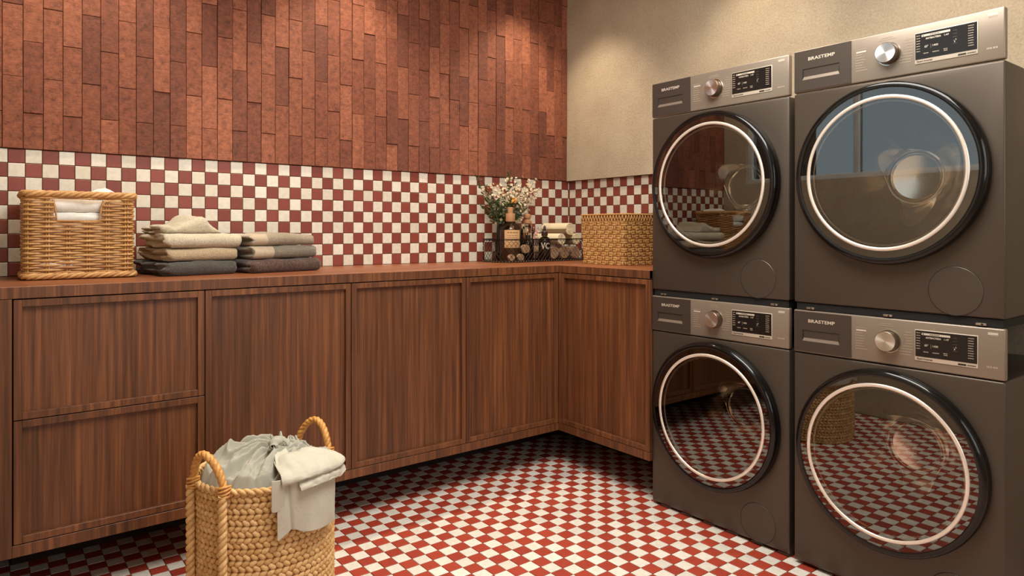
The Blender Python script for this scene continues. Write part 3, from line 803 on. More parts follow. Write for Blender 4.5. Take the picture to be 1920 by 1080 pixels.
q.tube([(-.080, -BD / 2 + .008, .262), (-.074, -BD / 2 + .008, .238), (hx0, -BD / 2 + .006, .193), (hx1, -BD / 2 + .006, .193), (.058, -BD / 2 + .008, .238), (.064, -BD / 2 + .008, .262)], .0036, 8)
q.build('hole_edging', WICKER, bk, 70)
q = MB(); q.box(-BW / 2 + .014, BW / 2 - .014, -BD / 2 + .014, BD / 2 - .014, .004, .010); q.build('base', WICKER, bk)
G3 = 'white linen in the wicker basket'
bx, by = .2665, 2.805
folded_towel('folded_linen', 'white folded linen at the bottom edge of the basket handle hole', (bx - .004, by - .085, ZT + .183), 0, .26, .17, .038, COTTON, 31, 2, .006, left=.01, group=G3)
folded_towel('folded_linen', 'white folded linen in the upper half of the basket handle hole', (bx - .004, by - .088, ZT + .222), 0, .26, .17, .044, COTTON, 32, 2, .006, left=.01, group=G3)
def pk3(u, v, z, l): return z * (.42 + .78 * math.exp(-((u - .78) / .17) ** 2) + .25 * math.exp(-((u - .45) / .2) ** 2))
folded_towel('folded_linen', 'crumpled white linen poking above the basket rim at its right end', (bx + .010, by - .050, ZT + .266), 0, .25, .14, .034, COTTON, 33, 2, .005, peak=pk3, left=.01, group=G3)
for i in range(2):
    folded_towel('folded_linen', ('white folded linen deep down in the wicker basket', 'white folded linen below the handle hole of the basket')[i], (bx - .004, by - .085, ZT + .012 + i * .086), 0, .26, .17, .083, COTTON, 34 + i, 2, .004, left=.006, group=G3)

# ------------------------------------------------------------------ woven lidless box at the machine
vb = thing('woven_box', 'square honey raffia box with zigzag rim beside the washers', 'basket', (2.478, 2.3215, ZT))
w0, w1, vh = .134, .142, .238
q = MB()
NR, NCX = 10, 11
for f_ in range(4):
    Rz = Matrix.Rotation(f_ * PI / 2, 4, 'Z')
    for r_ in range(NR):
        for c_ in range(NCX):
            za, zb = vh * .86 * r_ / NR, vh * .86 * (r_ + 1) / NR; ha = w0 + (w1 - w0) * za / vh; hb = w0 + (w1 - w0) * zb / vh
            ua, ub = -1 + 2 * c_ / NCX, -1 + 2 * (c_ + 1) / NCX; hor = (r_ + c_) % 2
            e1 = .08; cz = (zb - za)
            strips = 2
            for s_ in range(strips):
                g0, g1 = s_ / strips, (s_ + 1) / strips
                if hor: u0, u1, v0, v1 = ua, ub, za + cz * (g0 + .05), za + cz * (g1 - .05)
                else: u0, u1, v0, v1 = ua + (ub - ua) * (g0 + .05), ua + (ub - ua) * (g1 - .05), za, zb
                h_ = (ha + hb) / 2; x0, x1 = u0 * h_, u1 * h_; yb_ = -h_
                o_ = .0046
                if hor: prof = [(x0, .0), (x0 + (x1 - x0) * .3, o_), (x0 + (x1 - x0) * .7, o_), (x1, 0)]
                else: prof = [(v0, .0), (v0 + (v1 - v0) * .3, o_), (v0 + (v1 - v0) * .7, o_), (v1, 0)]
                vs = []
                for p_, oo in prof:
                    if hor: vs += [(p_, yb_ - oo * .6, v0), (p_, yb_ - oo, (v0 + v1) / 2), (p_, yb_ - oo * .6, v1)]
                    else: vs += [(x0, yb_ - oo * .6, p_), ((x0 + x1) / 2, yb_ - oo, p_), (x1, yb_ - oo * .6, p_)]
                fs = []
                for i in range(3):
                    for j in range(2):
                        a = i * 3 + j; fq = (a, a + 3, a + 4, a + 1); fs.append(fq if hor else fq[::-1])
                q.add(vs, fs, 0, Rz)
q.build('weave', RAFFIA, vb, 60, kind='stuff')
q = MB()
for f_ in range(4):
    Rz = Matrix.Rotation(f_ * PI / 2, 4, 'Z'); h0, h1 = w0 + .0005, w1 - .0015
    q.add([(-h0, -h0, .001), (h0, -h0, .001), (h1, -h1, vh * .99), (-h1, -h1, vh * .99)], [(0, 1, 2, 3)], 0, Rz)
    q.add([(-h0 + .006, -h0 + .006, .004), (h0 - .006, -h0 + .006, .004), (h1 - .006, -h1 + .006, vh * .99), (-h1 + .006, -h1 + .006, vh * .99)], [(3, 2, 1, 0)], 0, Rz)
q.box(-w0 + .003, w0 - .003, -w0 + .003, w0 - .003, .001, .006)
q.build('lining', plain('dark_raffia', lin(120, 78, 40), .8), vb)  # darker brown walls and floor behind the weave
q = MB(); q2 = MB()
for f_ in range(4):
    Rz = Matrix.Rotation(f_ * PI / 2, 4, 'Z'); h = w1 + .001; nz = 15
    for k in range(nz):
        xa, xb = -h + 2 * h * k / nz, -h + 2 * h * (k + 1) / nz; xm = (xa + xb) / 2
        for a_, b_ in ((xa, xm), (xb, xm)):
            q.tube([(a_, -h - .001, vh * .865), ((a_ + b_) / 2, -h - .0032, vh * .925), (b_, -h - .0010, vh * .985)], .0022, 5, M=Rz)
    q2.tube([(-h, -h, vh * .862), (h, -h, vh * .862)], .0026, 6, M=Rz)
    pts = [(-h + 2 * h * i / 40, -h + .001, vh * .992 + .0022 * abs(SIN(i * PI * nz / 40 * 1.0)) + .001 * noise.noise(Vector((i * .9, f_, 0)))) for i in range(41)]
    q2.tube(pts, .0042, 7, M=Rz)
q.build('zigzag_lacing', RAFFIA, vb, 60, kind='stuff'); q2.build('rim', RAFFIA, vb, 60)

# ------------------------------------------------------------------ wire basket and what stands in it
WXC, WYC, WW, WD, WH = 2.350, 2.835, .600, .235, .118
wbk = thing('wire_basket', 'long low black wire mesh basket with rounded ends holding bottles and rolled cloths', 'basket', (WXC, WYC, ZT))
atw, totw = rect_path(WW, WD, .085, n_c=14)
WIREM = plain('dark_wire', lin(46, 38, 32), .45, .7); WIREL = plain('worn_wire', lin(150, 128, 104), .4, .7)
q = MB()
for z, r in ((WH, .0028), (WH - .006, .0014), (.0035, .0024), (.010, .0014)): q.tube([atw(totw * i / 120)[:2] + (z,) for i in range(120)], r, 6, True)
q.build('rim_wires', WIREM, wbk, 70, kind='stuff')
q = MB(); nd = 66
for fam in (-1, 1):
    for k in range(nd):
        pts = []
        for i in range(7):
            u = i / 6; x, y, nx, ny = atw(totw * (k + fam * u * 4.2) / nd); pts.append((x + nx * .0006 * fam, y + ny * .0006 * fam, .004 + (WH - .006) * u))
        q.tube(pts, .00085, 4)
q.build('mesh_wires', WIREM, wbk, kind='stuff')
q = MB()
for k in range(90):
    x, y, nx, ny = atw(totw * k / 90); q.ball((x + nx * .0015, y + ny * .0015, .0062), (.0032, .0032, .0022), 6, 4)
q.build('foot_beading', WIREL, wbk, 60, kind='stuff')
q = MB()
for k in range(14):
    x = -WW / 2 + .03 + k * (WW - .06) / 13; q.tube([(x, -WD / 2 + .014, .0028), (x, WD / 2 - .014, .0028)], .0012, 5)
q.build('bottom_wires', WIREM, wbk, kind='stuff')
ZB = ZT + .0045
WOODC = plain('beech_cap', lin(176, 128, 88), .6)
KRAFT = plain('kraft_label', lin(206, 166, 118), .8); KRAFTP = plain('label_print', lin(120, 84, 56), .8)
def bottle(name, label, x, y, prof, glass, cap, fill=None, lab=None, catg='bottle'):
    b = thing(name, label, catg, (x, y, ZB))
    q = MB(); q.lathe(prof, 40); q.disc(prof[0][0], prof[0][1], 40, flip=True); q.build('body', glass, b, 40)
    if fill:
        q = MB(); q.lathe([(prof[0][0] * .94, .003)] + [(r * .94, h) for r, h in prof[1:] if h < fill[0]] + [(.0005, fill[0])], 32); q.build('contents', fill[1], b, 40)
    q = MB()
    for pr_ in cap[0]: q.lathe(pr_, 28)
    q.build('cap', cap[1], b, 35)
    if lab:
        r, za, zb, a0, a1 = lab; q = MB(); nn = 18; vs = []
        for k in range(nn + 1):
            a = a0 + (a1 - a0) * k / nn
            for z in (za, zb): vs.append((r * COS(a), r * SIN(a), z))
        q.add(vs, [(2 * k, 2 * k + 2, 2 * k + 3, 2 * k + 1) for k in range(nn)]); lo = q.build('label', KRAFT, b, 60)
        q = MB(); r += .0005
        for zz, h in ((.84, .004), (.68, .002), (.56, .002), (.42, .002), (.30, .002)):
            vs = []; z = za + (zb - za) * zz; m = .18
            for k in range(nn + 1):
                a = a0 + (a1 - a0) * (m + (1 - 2 * m) * k / nn)
                for dz in (0, h): vs.append((r * COS(a), r * SIN(a), z + dz))
            q.add(vs, [(2 * k, 2 * k + 2, 2 * k + 3, 2 * k + 1) for k in range(nn) if (k * 7 + int(zz * 100)) % 5])
        q.build('label_print', KRAFTP, lo)
    return b
BROWNG = clear_glass('brown_glass', (.74, .64, .54, 1)); LIQ = plain('amber_soap', lin(140, 112, 88), .35)
bottle('soap_bottle', 'large brown glass bottle with stepped wooden cap and kraft label', 2.155, 2.800,
       [(.052, .0), (.0545, .004), (.0545, .155), (.052, .170), (.042, .186), (.028, .196), (.022, .200), (.022, .206)], BROWNG,
       ([[(.0005, .204), (.024, .204), (.0245, .206), (.0245, .244), (.0235, .246), (.014, .246)], [(.014, .246), (.0145, .275), (.0135, .278), (.0005, .278)]], WOODC), (.168, LIQ), (.0552, .070, .160, math.radians(200), math.radians(292)))
bottle('diffuser_bottle', 'slim ribbed glass bottle with turned wooden stopper behind the reed sticks', 2.315, 2.858,
       [(.034, .0), (.036, .003), (.036, .150), (.034, .164), (.024, .178), (.016, .184), (.016, .196)], CLEARB,
       ([[(.0005, .192), (.017, .192), (.022, .196), (.022, .208), (.014, .214), (.0145, .222), (.020, .226), (.0195, .240), (.010, .246), (.0005, .247)]], WOODC), (.110, LIQ))
tall = bottle('oil_bottle', 'dark glass bottle standing between the two wooden-capped bottles', 2.255, 2.780,
       [(.026, .0), (.028, .003), (.028, .085), (.026, .096), (.014, .106), (.012, .118)], SMOKE,
       ([[(.0005, .116), (.014, .116), (.014, .134), (.0005, .135)]], plain('black_cap', lin(34, 28, 24), .4)), (.08, plain('dark_oil', lin(60, 40, 28), .3)))
drb = bottle('dropper_bottle', 'small dark dropper bottle with white letters VC', 2.365, 2.775,
       [(.030, .0), (.032, .003), (.032, .100), (.030, .112), (.020, .122), (.013, .126), (.013, .132)], SMOKE,
       ([[(.0005, .130), (.016, .130), (.017, .132), (.017, .150), (.012, .156), (.006, .158)], [(.006, .158), (.0075, .164), (.0065, .178), (.003, .184), (.0005, .185)]], plain('dropper_cap', lin(58, 42, 34), .4)), (.09, plain('serum', lin(104, 84, 54), .3)))
q = MB()
vs, fs = text_geo('VC', .046, .0012, 1.0)
ax = math.atan2(-2.775, -2.365) + .12
x0 = min(p[0] for p in vs); wd = max(p[0] for p in vs) - x0
q.add([(.0328 * COS(ax + ((p[0] - x0) / wd - .5) * 1.50), .0328 * SIN(ax + ((p[0] - x0) / wd - .5) * 1.50), .062 + p[2]) for p in vs], fs)
q.build('lettering', plain('white_print', lin(236, 228, 210), .6), drb)
q = MB()
for k, (dx, dy) in enumerate(((-.055, -.012), (-.030, .012), (.012, -.012), (-.04, -.02))):
    q.tube([(2.285 + .01 * (k % 2), 2.806, ZB + .02), (2.285 + dx, 2.806 + dy * .5, ZB + .195)], .0013, 5)
tag(q.build('reed_sticks', plain('reed', lin(196, 164, 122), .7), None), 'thin pale reed sticks leaning between the bottles', 'reeds')

def rolled_cloth(label, c, r, L, ax_, mat, endmat, seed, group):
    """cloth rolled along direction ax_ (angle in the floor plane); spiral shows on the ends"""
    th = thing('rolled_cloth', label, 'towel', c, ax_, group)
    q = MB(); prof = []
    turns = 4.5; n = 120; sh = .0036; pts = []
    for i in range(n + 1):
        u = i / n; a = 2 * PI * turns * u; rr = .003 + (r - .003) * u; pts.append((rr * COS(a), rr * SIN(a)))
    vs = []
    for x_, off in ((-L / 2, 0), (-L / 2 + .004, 0), (L / 2 - .004, 0), (L / 2, 0)):
        for i, (y_, z_) in enumerate(pts): vs.append((x_ + .002 * noise.noise(Vector((y_ * 60, z_ * 60, seed))), y_, z_ + r))
    fs = [(s_ * (n + 1) + i, s_ * (n + 1) + i + 1, (s_ + 1) * (n + 1) + i + 1, (s_ + 1) * (n + 1) + i) for s_ in range(3) for i in range(n)]
    q.add(vs, fs); o = q.build('sheet', mat, th, 60); md = o.modifiers.new('thickness', 'SOLIDIFY'); md.thickness = (r - .003) / turns * .78; md.offset = -1
    q = MB(); q.lathe([(.0005, -L / 2 + .006), (r * .92, -L / 2 + .006), (r * .92, L / 2 - .006), (.0005, L / 2 - .006)], 32, M=Matrix.Translation((0, 0, r)) @ Matrix.Rotation(PI / 2, 4, 'Y')); q.build('roll_core', endmat, th, 50)
RC = cloth_mat('ivory_cloth', (232, 216, 178), 900, .4, .001, .06); RD = cloth_mat('roll_end', (150, 120, 86), 900, .5, .001, .1); RT = cloth_mat('tan_cloth', (170, 136, 98), 900, .5, .001, .1)
G4 = 'rolled cloths in the wire basket'
ra = math.radians(-86)
rolled_cloth('ivory rolled cloth resting on top of the other rolls', (2.519, 2.846, ZB + .129), .036, .190, ra, RC, RD, 1, G4)
rolled_cloth('ivory rolled cloth under the top roll, nearer the dropper bottle', (2.463, 2.846, ZB + .078), .033, .180, ra, RC, RD, 2, G4)
rolled_cloth('ivory rolled cloth at the right end of the wire basket', (2.580, 2.850, ZB + .078), .033, .170, ra, RC, RD, 3, G4)
for k, (x, l) in enumerate(((2.425, 'tan rolled cloth on the basket floor beside the dropper bottle'), (2.498, 'tan rolled cloth in the middle of the lower roll row'), (2.571, 'tan rolled cloth at the right end of the lower roll row'))):
    rolled_cloth(l, (x, 2.846, ZB + .003), .0355, .17, -PI / 2 - .06 + .05 * k, RT, RD, 5 + k, G4)
for k, (x, y, z, l) in enumerate(((2.112, 2.738, .0, 'small tan roll lying in front of the large brown bottle, left one'), (2.170, 2.738, .0, 'small tan roll in front of the large brown bottle, right one'), (2.205, 2.742, .037, 'small pinkish tan roll leaning on the front of the brown bottle'))):
    rolled_cloth(l, (x, y, ZB + .002 + z), (.018, .019, .024)[k], .026, -PI / 2 - .3, RT, RD, 15 + k, G4)

# ------------------------------------------------------------------ bouquet in a vase behind the bottles
LEAF = NT('leaf_green'); r = rnd_of(LEAF); LEAF = LEAF.set(Base_Color=LEAF.mix(r, lin(44, 58, 34), lin(84, 98, 54)), Roughness=.55)
PETAL = NT('petals'); r = rnd_of(PETAL); PETAL = PETAL.set(Base_Color=PETAL.ramp(r, [(0, lin(216, 206, 172)), (.5, lin(230, 220, 192)), (.75, lin(214, 184, 150)), (1, lin(196, 148, 118))]), Roughness=.7)
STEM = plain('stem_green', lin(70, 74, 44), .7); PINK = plain('pink_petals', lin(220, 172, 158), .7); GOLD = plain('amber_petals', lin(222, 160, 78), .7)
vx, vy = 2.180, 2.893
vz = thing('flower_vase', 'smoky glass vase behind the large brown bottle, holding the bouquet', 'vase', (vx, vy, ZB))
q = MB(); q.lathe([(.0005, .002), (.036, .002), (.042, .01), (.044, .09), (.036, .15), (.034, .205), (.036, .212), (.033, .211), (.031, .205), (.033, .15), (.040, .09), (.038, .012), (.0005, .008)], 40); q.build('body', SMOKE, vz, 50)
bq = thing('bouquet', 'loose bouquet of creamy white blossom sprays and dark green sprigs', 'flowers', (vx, vy, ZB + .010))
R = random.Random(5)
def leaf(mb, p, d, L, wd):
    d = Vector(d).normalized(); s_ = d.cross(Vector((R.uniform(-1, 1), R.uniform(-1, 1), R.uniform(-1, 1)))).normalized() * wd; nrm = d.cross(s_).normalized() * wd * .3
    p = Vector(p); mb.add([p, p + d * L * .5 + s_, p + d * L, p + d * L * .5 - s_, p + d * L * .5 + nrm], [(0, 1, 4), (1, 2, 4), (2, 3, 4), (3, 0, 4)])
def blossom(mb, p, r):
    p = Vector(p); n_ = Vector((R.uniform(-1, 1), R.uniform(-1.4, .2), R.uniform(-.3, 1))).normalized(); u = n_.orthogonal().normalized(); v = n_.cross(u)
    for k in range(5):
        a = 2 * PI * k / 5; d = u * COS(a) + v * SIN(a); s_ = u * -SIN(a) + v * COS(a)
        mb.add([p, p + d * r * .6 + s_ * r * .38 + n_ * r * .25, p + d * r + n_ * r * .35, p + d * r * .6 - s_ * r * .38 + n_ * r * .25], [(0, 1, 2, 3)])
# sprays: (tip x offset, tip y offset, tip height above the vase foot, kind)
sprays = [(.215, -.01, .432, 'f'), (.180, .0, .395, 'f'), (.150, -.03, .37, 'f'), (.240, .0, .375, 'f2'), (.085, -.02, .410, 'f'), (.10, .02, .36, 'f'), (.06, -.04, .345, 'f'), (.02, -.03, .395, 'f'),
          (-.02, .0, .37, 'f'), (-.06, -.02, .385, 'f'), (-.03, -.04, .33, 'f'), (-.09, -.02, .35, 'f'), (.13, -.04, .33, 'f'), (.02, -.05, .33, 'f'), (-.14, 0, .37, 'f2'), (.19, -.02, .33, 'f2'),
          (-.185, .01, .452, 'g'), (-.15, -.02, .41, 'g'), (.045, .01, .455, 'g'), (.10, .02, .40, 'g'), (-.12, -.03, .31, 'g'), (-.16, -.03, .27, 'g'), (-.10, -.04, .24, 'g'), (-.05, -.05, .25, 'g'),
          (.10, -.04, .25, 'g'), (.14, -.02, .27, 'g'), (.0, -.05, .27, 'g'), (-.13, -.03, .19, 'g'), (.04, .0, .37, 'g'), (.16, 0, .36, 'g'), (-.09, -.02, .33, 'g'), (.07, -.05, .23, 'g'), (-.02, -.05, .22, 'g'), (-.14, -.02, .33, 'g'), (-.07, -.04, .29, 'g'), (.12, -.03, .30, 'g')]
fl = MB(); lf = MB()
for k, (tx, ty, tz, kd) in enumerate(sprays):
    st = MB(); base = Vector((R.uniform(-.012, .012), R.uniform(-.012, .012), .01)); mid = Vector((tx * .18, ty * .18, .19)); tip = Vector((tx, min(ty, .055), tz)); pts = []
    for i in range(13):
        u = i / 12; a = base.lerp(mid, min(u * 1.0, 1)); b = mid.lerp(tip, u); pts.append(a.lerp(b, u) + Vector((0, 0, 0)))
    # keep the stem inside the neck
    pts = [Vector((p.x * min(1, .028 / max(math.hypot(p.x, p.y), 1e-6)), p.y * min(1, .028 / max(math.hypot(p.x, p.y), 1e-6)), p.z)) if p.z < .195 else p for p in pts]
    st.tube(pts, [.0016 - .0008 * i / 12 for i in range(13)], 5); st.build('stem', STEM, bq)
    for q_ in range(96 if kd != 'g' else 52):
        u = R.random() ** .6; i = min(int(u * 12), 11); p = pts[i].lerp(pts[i + 1], u * 12 - i)
        if p.z < .20: continue
        if kd == 'g':
            d = (pts[i + 1] - pts[i]).normalized() + Vector((R.uniform(-1, 1), R.uniform(-1, 1), R.uniform(-.6, .8))) * .9
            leaf(lf, p, d, R.uniform(.016, .030), R.uniform(.0028, .0055))
        else:
            sp_ = .026 if kd == 'f' else .013
            if u > .45: blossom(fl, p + Vector((R.gauss(0, sp_ * .6), R.gauss(0, sp_ * .5), R.gauss(0, sp_ * .7))), R.uniform(.0055, .0100))
            elif q_ % 2: leaf(lf, p, (R.uniform(-1, 1), R.uniform(-1, 0), R.uniform(-.3, 1)), R.uniform(.014, .024), .0035)
for k in range(420):
    a = R.uniform(0, 2 * PI); rr = .075 * math.sqrt(R.random()); p = (rr * COS(a) * 1.1 - .015, rr * SIN(a) * .55 - .028, R.uniform(.19, .31))
    leaf(lf, p, (R.uniform(-1, 1), R.uniform(-1, .3), R.uniform(-.8, .8)), R.uniform(.018, .032), R.uniform(.003, .006))
fl.build('blossoms', PETAL, bq, kind='stuff'); lf.build('leaves', LEAF, bq, kind='stuff')
q = MB()
for k in range(5):
    for _ in range(3): blossom(q, (.012 + R.gauss(0, .006), -.075 + R.gauss(0, .004), .300 + R.gauss(0, .006)), .011)
q.build('amber_flower', GOLD, bq)
q = MB(); b0 = Vector((2.315, 2.800, ZB))
q.tube([b0 + Vector((0, 0, .01)), b0 + Vector((-.004, -.004, .08)), b0 + Vector((.004, -.008, .17))], .0012, 5)
for _ in range(34):
    u = R.random(); blossom(q, b0 + Vector((R.gauss(0, .012) + .004 * u, -.008 + R.gauss(0, .008), .115 + .062 * u)), R.uniform(.004, .007))
for m_ in range(1): pass
tag(q.build('flower_sprig', PINK, None), 'small pale pink flower sprig between the bottles in the wire basket', 'flowers')

# ------------------------------------------------------------------ braided laundry hamper
HX, HY_, HR, HH = .633, 1.947, .188, .440
hp = thing('laundry_hamper', 'round braided water-hyacinth laundry hamper with two arched handles', 'basket', (HX, HY_, 0))
NB, NL = 15, 62; bh = HH / NB
cr = MB()
lob = MB(); lob.ball((0, 0, 0), (.0125, .0062, .0072), 8, 6)
for half, sg in ((-1, 1), (1, -1)):
    for k in range(NL):
        a = 2 * PI * (k + (.5 if half > 0 else 0)) / NL
        T = Matrix.Rotation(a, 4, 'Z') @ Matrix.Translation((HR - .007, 0, half * bh * .235)) @ Matrix.Rotation(PI / 2, 4, 'Z') @ Matrix.Rotation(sg * math.radians(33), 4, 'Y')
        cr.add(lob.v, lob.f, 0, T)
cr.v = [(x * (1 + .004 * noise.noise(Vector((x * 40, y * 40, z * 40)))), y * (1 + .004 * noise.noise(Vector((x * 40, y * 40, z * 40)))), z) for x, y, z in cr.v]
cme = cr.mesh('braid', HYAC); cme.shade_smooth()
for b_ in range(NB):
    z = bh * (b_ + .5); o = obj('braid', cme, hp, (0, 0, z), (0, 0, b_ * .37)); sc_ = 1 - .012 * (1 - z / HH); o.scale = (sc_, sc_, 1)
q = MB(); q.lathe([(HR - .008, .002), (HR - .007, HH - .012), (HR - .016, HH - .010), (HR - .018, .004)], 72, 0, None, 'z', True); q.disc(HR - .01, .004, 72); q.build('lining', plain('hamper_core', lin(132, 92, 50), .9), hp, 40)
def rope(mb, pts, r, pitch, strands=2, sr=.62):
    P = [Vector(p) for p in pts]; L = [0]
    for a, b in zip(P, P[1:]): L.append(L[-1] + (b - a).length)
    for st in range(strands):
        out = []; u = None
        for i, p in enumerate(P):
            t_ = ((P[min(i + 1, len(P) - 1)]) - P[max(i - 1, 0)]).normalized()
            if u is None: u = t_.orthogonal().normalized()
            u = (u - t_ * u.dot(t_)).normalized(); v = t_.cross(u); a = 2 * PI * L[i] / pitch + 2 * PI * st / strands
            out.append(p + (u * COS(a) + v * SIN(a)) * r * (1 - sr) * 1.0)
        mb.tube(out, r * sr, 7)
for side, ang in (('a', 200.5), ('b', 23.5)):
    sp_ = 20.0; A = math.radians(ang); rr = HR + .002; pa = (rr * COS(A - math.radians(sp_)), rr * SIN(A - math.radians(sp_))); pb = (rr * COS(A + math.radians(sp_)), rr * SIN(A + math.radians(sp_)))
    hd = MB(); pts = []
    for i in range(90):
        u = .5 - .5 * COS(PI * i / 89); x = pa[0] + (pb[0] - pa[0]) * u; y = pa[1] + (pb[1] - pa[1]) * u
        z = HH - .012 + .100 * SIN(PI * u) ** .50; ln = .012 * SIN(PI * u); pts.append((x + COS(A) * ln, y + SIN(A) * ln, z))
    rope(hd, pts, .0108, .045, 3, .66); h_ = hd.build('handle', HANDLE, hp, 80)
    wr_ = MB()
    for p in (pa, pb):
        for k in range(4):
            zz = HH - .006 + k * .0062; wr_.tube([(p[0] + .0145 * COS(2 * PI * i / 18), p[1] + .0125 * SIN(2 * PI * i / 18), zz + .004 * SIN(2 * PI * i / 18 + k)) for i in range(18)], .0031, 6, True)
    wr_.build('binding', HANDLE, h_, 80, kind='stuff')
    for p in (pa, pb):
        k = (HR + .009) / math.hypot(*p); q = MB(); rope(q, [(p[0] * k, p[1] * k, .006 + (HH - .010) * i / 90) for i in range(91)], .0125, .036, 2, .60)
        q.build('upright_rope', HYAC, hp, 80)
q = MB(); rope(q, [((HR - .006) * COS(2 * PI * i / 300), (HR - .006) * SIN(2 * PI * i / 300), HH - .001) for i in range(301)], .0095, .040, 2, .60); q.build('rim', HYAC, hp, 80)
# garments: shirt heaped in the hamper, trousers folded over its front rim
def at(u, v, dep):
    """world point seen at a given place of the photograph and a given distance along the view axis"""
    lat = (u - CX) / F_PX * dep; s, c = SIN(YAW), COS(YAW)
    return Vector((dep * s + lat * c, dep * c - lat * s, CAM_H - (v - HY) / F_PX * dep))
HC = Vector((HX, HY_, 0))
def finish(mb, name, mat, parent, thick, sub=1):
    o = mb.build(name, mat, parent); o.data.shade_smooth()
    if sub: m_ = o.modifiers.new('smooth', 'SUBSURF'); m_.levels = m_.render_levels = sub
    m_ = o.modifiers.new('thickness', 'SOLIDIFY'); m_.thickness = thick; m_.offset = 0
    return o
def grid(mb, nu, nv, fn):
    vs = [tuple(fn(i / nu, j / nv)) for j in range(nv + 1) for i in range(nu + 1)]; W_ = nu + 1
    mb.add(vs, [(j * W_ + i, j * W_ + i + 1, (j + 1) * W_ + i + 1, (j + 1) * W_ + i) for j in range(nv) for i in range(nu)])
def rid(x, p=1.0): return (1 - abs(SIN(x))) ** p
def heap(cx_, cy_, R_, z0, top, seed, ang, freq=30, amp=.022, sweep=.5):
    """heaped cloth: a dome with folds that run along direction ang and gather towards its far end"""
    ca, sa = COS(ang), SIN(ang)
    def fn(u, v):
        a = 2 * PI * u; r = v ** .8; x = r * COS(a); y = r * SIN(a)
        al = x * ca + y * sa; pe = -x * sa + y * ca
        q = Vector((al * 1.4, pe * 2.2, seed)); wv = noise.noise(q) * 1.6 + .5 * noise.noise(q * 2.3)
        conv = 1.25 + .75 * al
        k = pe * conv * freq * .16 + wv * 1.5
        f = amp * (rid(k, 1.4) * .8 + .5 * rid(k * 1.9 + 2.0 * noise.noise(q * 1.7) + 1, 1.8) - .4) * (1 - r ** 6)
        f += .020 * noise.noise(q * 1.3 + Vector((5, 0, 0))) + .006 * noise.noise(q * 6)
        d = math.sqrt(max(0, 1 - (r * .98) ** 2))
        z = z0 + top * d ** .9 + f
        e = 1 + .10 * noise.noise(Vector((COS(a) * 1.5, SIN(a) * 1.5, seed * 2)))
        return (cx_ + x * R_ * e, cy_ + y * R_ * e, z - .05 * max(0, r - .86) * 6)
    return fn
q = MB(); grid(q, 150, 66, heap(HX - .016, HY_ - .006, .156, .432, .060, 3.3, math.radians(20), 66, .040))
tag(finish(q, 'linen_shirt', LINEN, None, .0022), 'crumpled grey linen shirt heaped in the left of the laundry hamper', 'clothing', 'laundry in the hamper')
q = MB(); grid(q, 120, 50, heap(HX + .055, HY_ + .035, .100, .430, .062, 8.1, math.radians(70), 60, .034))
tag(finish(q, 'linen_blouse', LINEN, None, .0022), 'crumpled grey linen blouse bunched up at the back of the laundry hamper', 'clothing', 'laundry in the hamper')

tr = thing('linen_trousers', 'pale linen trousers with gathered waist hanging over the front rim of the hamper', 'clothing', (HX, HY_, 0), 0, 'laundry in the hamper')
def hang_angle(u, r):
    """angle on the hamper's circle of radius r that faces the viewer at image column u"""
    dx, dy = (at(u, 500, 1.0) - Vector((0, 0, at(u, 500, 1.0).z))).normalized()[:2]; b = dx * HX + dy * HY_; cc = HX ** 2 + HY_ ** 2 - r * r
    t_ = b - math.sqrt(max(b * b - cc, 0)); return math.atan2(dy * t_ - HY_, dx * t_ - HX)
th0, th1 = hang_angle(519, .205), hang_angle(629, .205)
def panel(u, v):
    th = th0 + (th1 - th0) * u; ztop, zb_ = .462, .326 - .020 * u + .012 * math.exp(-((u - .22) / .1) ** 2) - .010 * math.exp(-(u / .08) ** 2)
    z = ztop + (zb_ - ztop) * v
    f = .0040 * SIN(u * 9 + 1.5 * v + 1) * v + .0022 * noise.noise(Vector((u * 7, v * 2.0, 4))) + .006 * v * (1 - v) + .0008 * noise.noise(Vector((u * 40, v * 30, 1)))
    fold = -.006 * math.exp(-((u - .14 - .05 * v) / .028) ** 2)
    r = .2015 + f + fold + .004 * v; th += .012 * v * (.5 - u)
    # right end leaves the round wall and hangs straight
    return (r * COS(th), r * SIN(th), z)
q = MB(); grid(q, 90, 44, panel); finish(q, 'hanging_leg', LINEN2, tr, .0024)
def strip(u, v):
    th = hang_angle(509, .208) + (hang_angle(534, .208) - hang_angle(509, .208)) * u; z = .470 - (.078 + .002 * SIN(u * 5)) * v
    r = .2085 + .0016 * SIN(u * 3 + v * 2) + .003 * v * (1 - v); return (r * COS(th), r * SIN(th), z)
q = MB(); grid(q, 16, 24, strip); finish(q, 'pocket_flap', LINEN2, tr, .0026)
# thick folded roll lying over the rim
pr = [(.098, .482), (.120, .486), (.145, .482), (.170, .477), (.190, .474), (.206, .467), (.2145, .458), (.2160, .450), (.2110, .4455), (.203, .447)]
pr2 = [(.130, .468), (.155, .466), (.180, .461), (.202, .451), (.2150, .440), (.2175, .428)]
def roll(prof, seed, a0, a1, lift=0.0):
    def fn(u, v):
        k = v * (len(prof) - 1); i = min(int(k), len(prof) - 2); w_ = k - i
        r = prof[i][0] * (1 - w_) + prof[i + 1][0] * w_; z = prof[i][1] * (1 - w_) + prof[i + 1][1] * w_
        th = a0 + (a1 - a0) * u; n1 = noise.noise(Vector((u * 4, v * 2.5, seed))); n2 = noise.noise(Vector((u * 14, v * 5, seed + 3)))
        z += .006 * n1 + .0025 * n2 + lift - .016 * max(0, .16 - u) * 4 * (1 - v) + .004 * SIN(u * 5); r += .004 * n1 + .002 * n2 - .012 * max(0, u - .8) + .016 * max(0, u - .7) * v
        return (r * COS(th), r * SIN(th), z)
    return fn
ta, tb = hang_angle(527, .205), hang_angle(629, .205) + .22
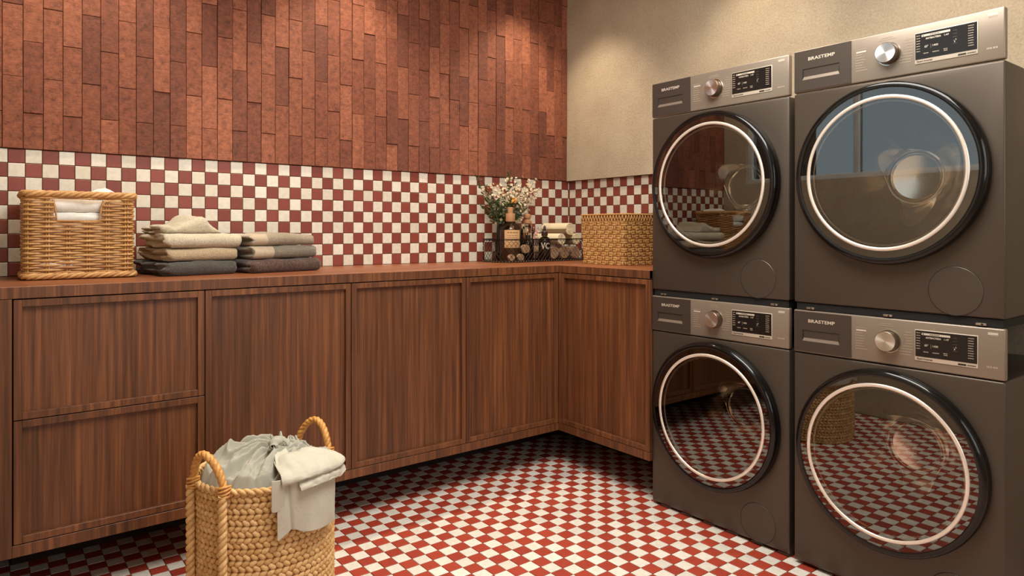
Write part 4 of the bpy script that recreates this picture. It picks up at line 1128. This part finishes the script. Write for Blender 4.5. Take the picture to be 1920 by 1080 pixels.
q = MB(); grid(q, 70, 34, roll(pr, 2.0, ta, tb, .010)); finish(q, 'folded_leg', LINEN2, tr, .0060)
q = MB(); grid(q, 70, 26, roll(pr2, 6.0, ta + .22, tb - .01, .004)); finish(q, 'inner_fold', LINEN2, tr, .0060)
# gathered waistband
wp = [at(512, 838, 1.86), at(521, 828, 1.90), at(536, 834, 1.92), at(552, 850, 1.92), at(570, 858, 1.93), at(590, 852, 1.96), at(607, 848, 1.99), at(622, 853, 2.0)]
def path(P, u):
    k = u * (len(P) - 1); i = min(int(k), len(P) - 2); w_ = k - i
    p0, p1, p2, p3 = P[max(i - 1, 0)], P[i], P[i + 1], P[min(i + 2, len(P) - 1)]
    return .5 * ((2 * p1) + (p2 - p0) * w_ + (2 * p0 - 5 * p1 + 4 * p2 - p3) * w_ ** 2 + (3 * p1 - p0 - 3 * p2 + p3) * w_ ** 3)
def band(u, v):
    p = path(wp, u) - HC; t_ = (path(wp, min(u + .02, 1)) - path(wp, max(u - .02, 0))).normalized(); n_ = t_.cross(Vector((0, 0, 1))).normalized(); up = n_.cross(t_)
    a = 2 * PI * v; g = 1 + .16 * SIN(u * 2 * PI * 15 + 1.5 * SIN(a)) + .12 * noise.noise(Vector((u * 20, COS(a), SIN(a))))
    tp = min(1, u * 8 + .35, (1 - u) * 6 + .35)
    return p + (n_ * COS(a) * .017 + up * SIN(a) * .0135) * g * tp
q = MB(); grid(q, 150, 20, band); finish(q, 'gathered_waistband', LINEN, tr, .002, 0)
def gore(u, v):
    """cloth falling from the waistband to the fold on the rim"""
    a = path(wp, .02 + .9 * u) - HC; th = ta + (tb - ta) * u; b = Vector((.150 * COS(th), .150 * SIN(th), .480))
    p = a.lerp(b, v); k = u * 22 + 3 * noise.noise(Vector((u * 3, v * 1.5, 2)))
    p.z += .007 * (rid(k * .5, 1.2) - .4) * (1 - v * .7) - .018 * v * (1 - v) + .006 * noise.noise(Vector((u * 6, v * 4, 8)))
    return p
q = MB(); grid(q, 110, 30, gore); finish(q, 'trouser_front', LINEN2, tr, .0024)
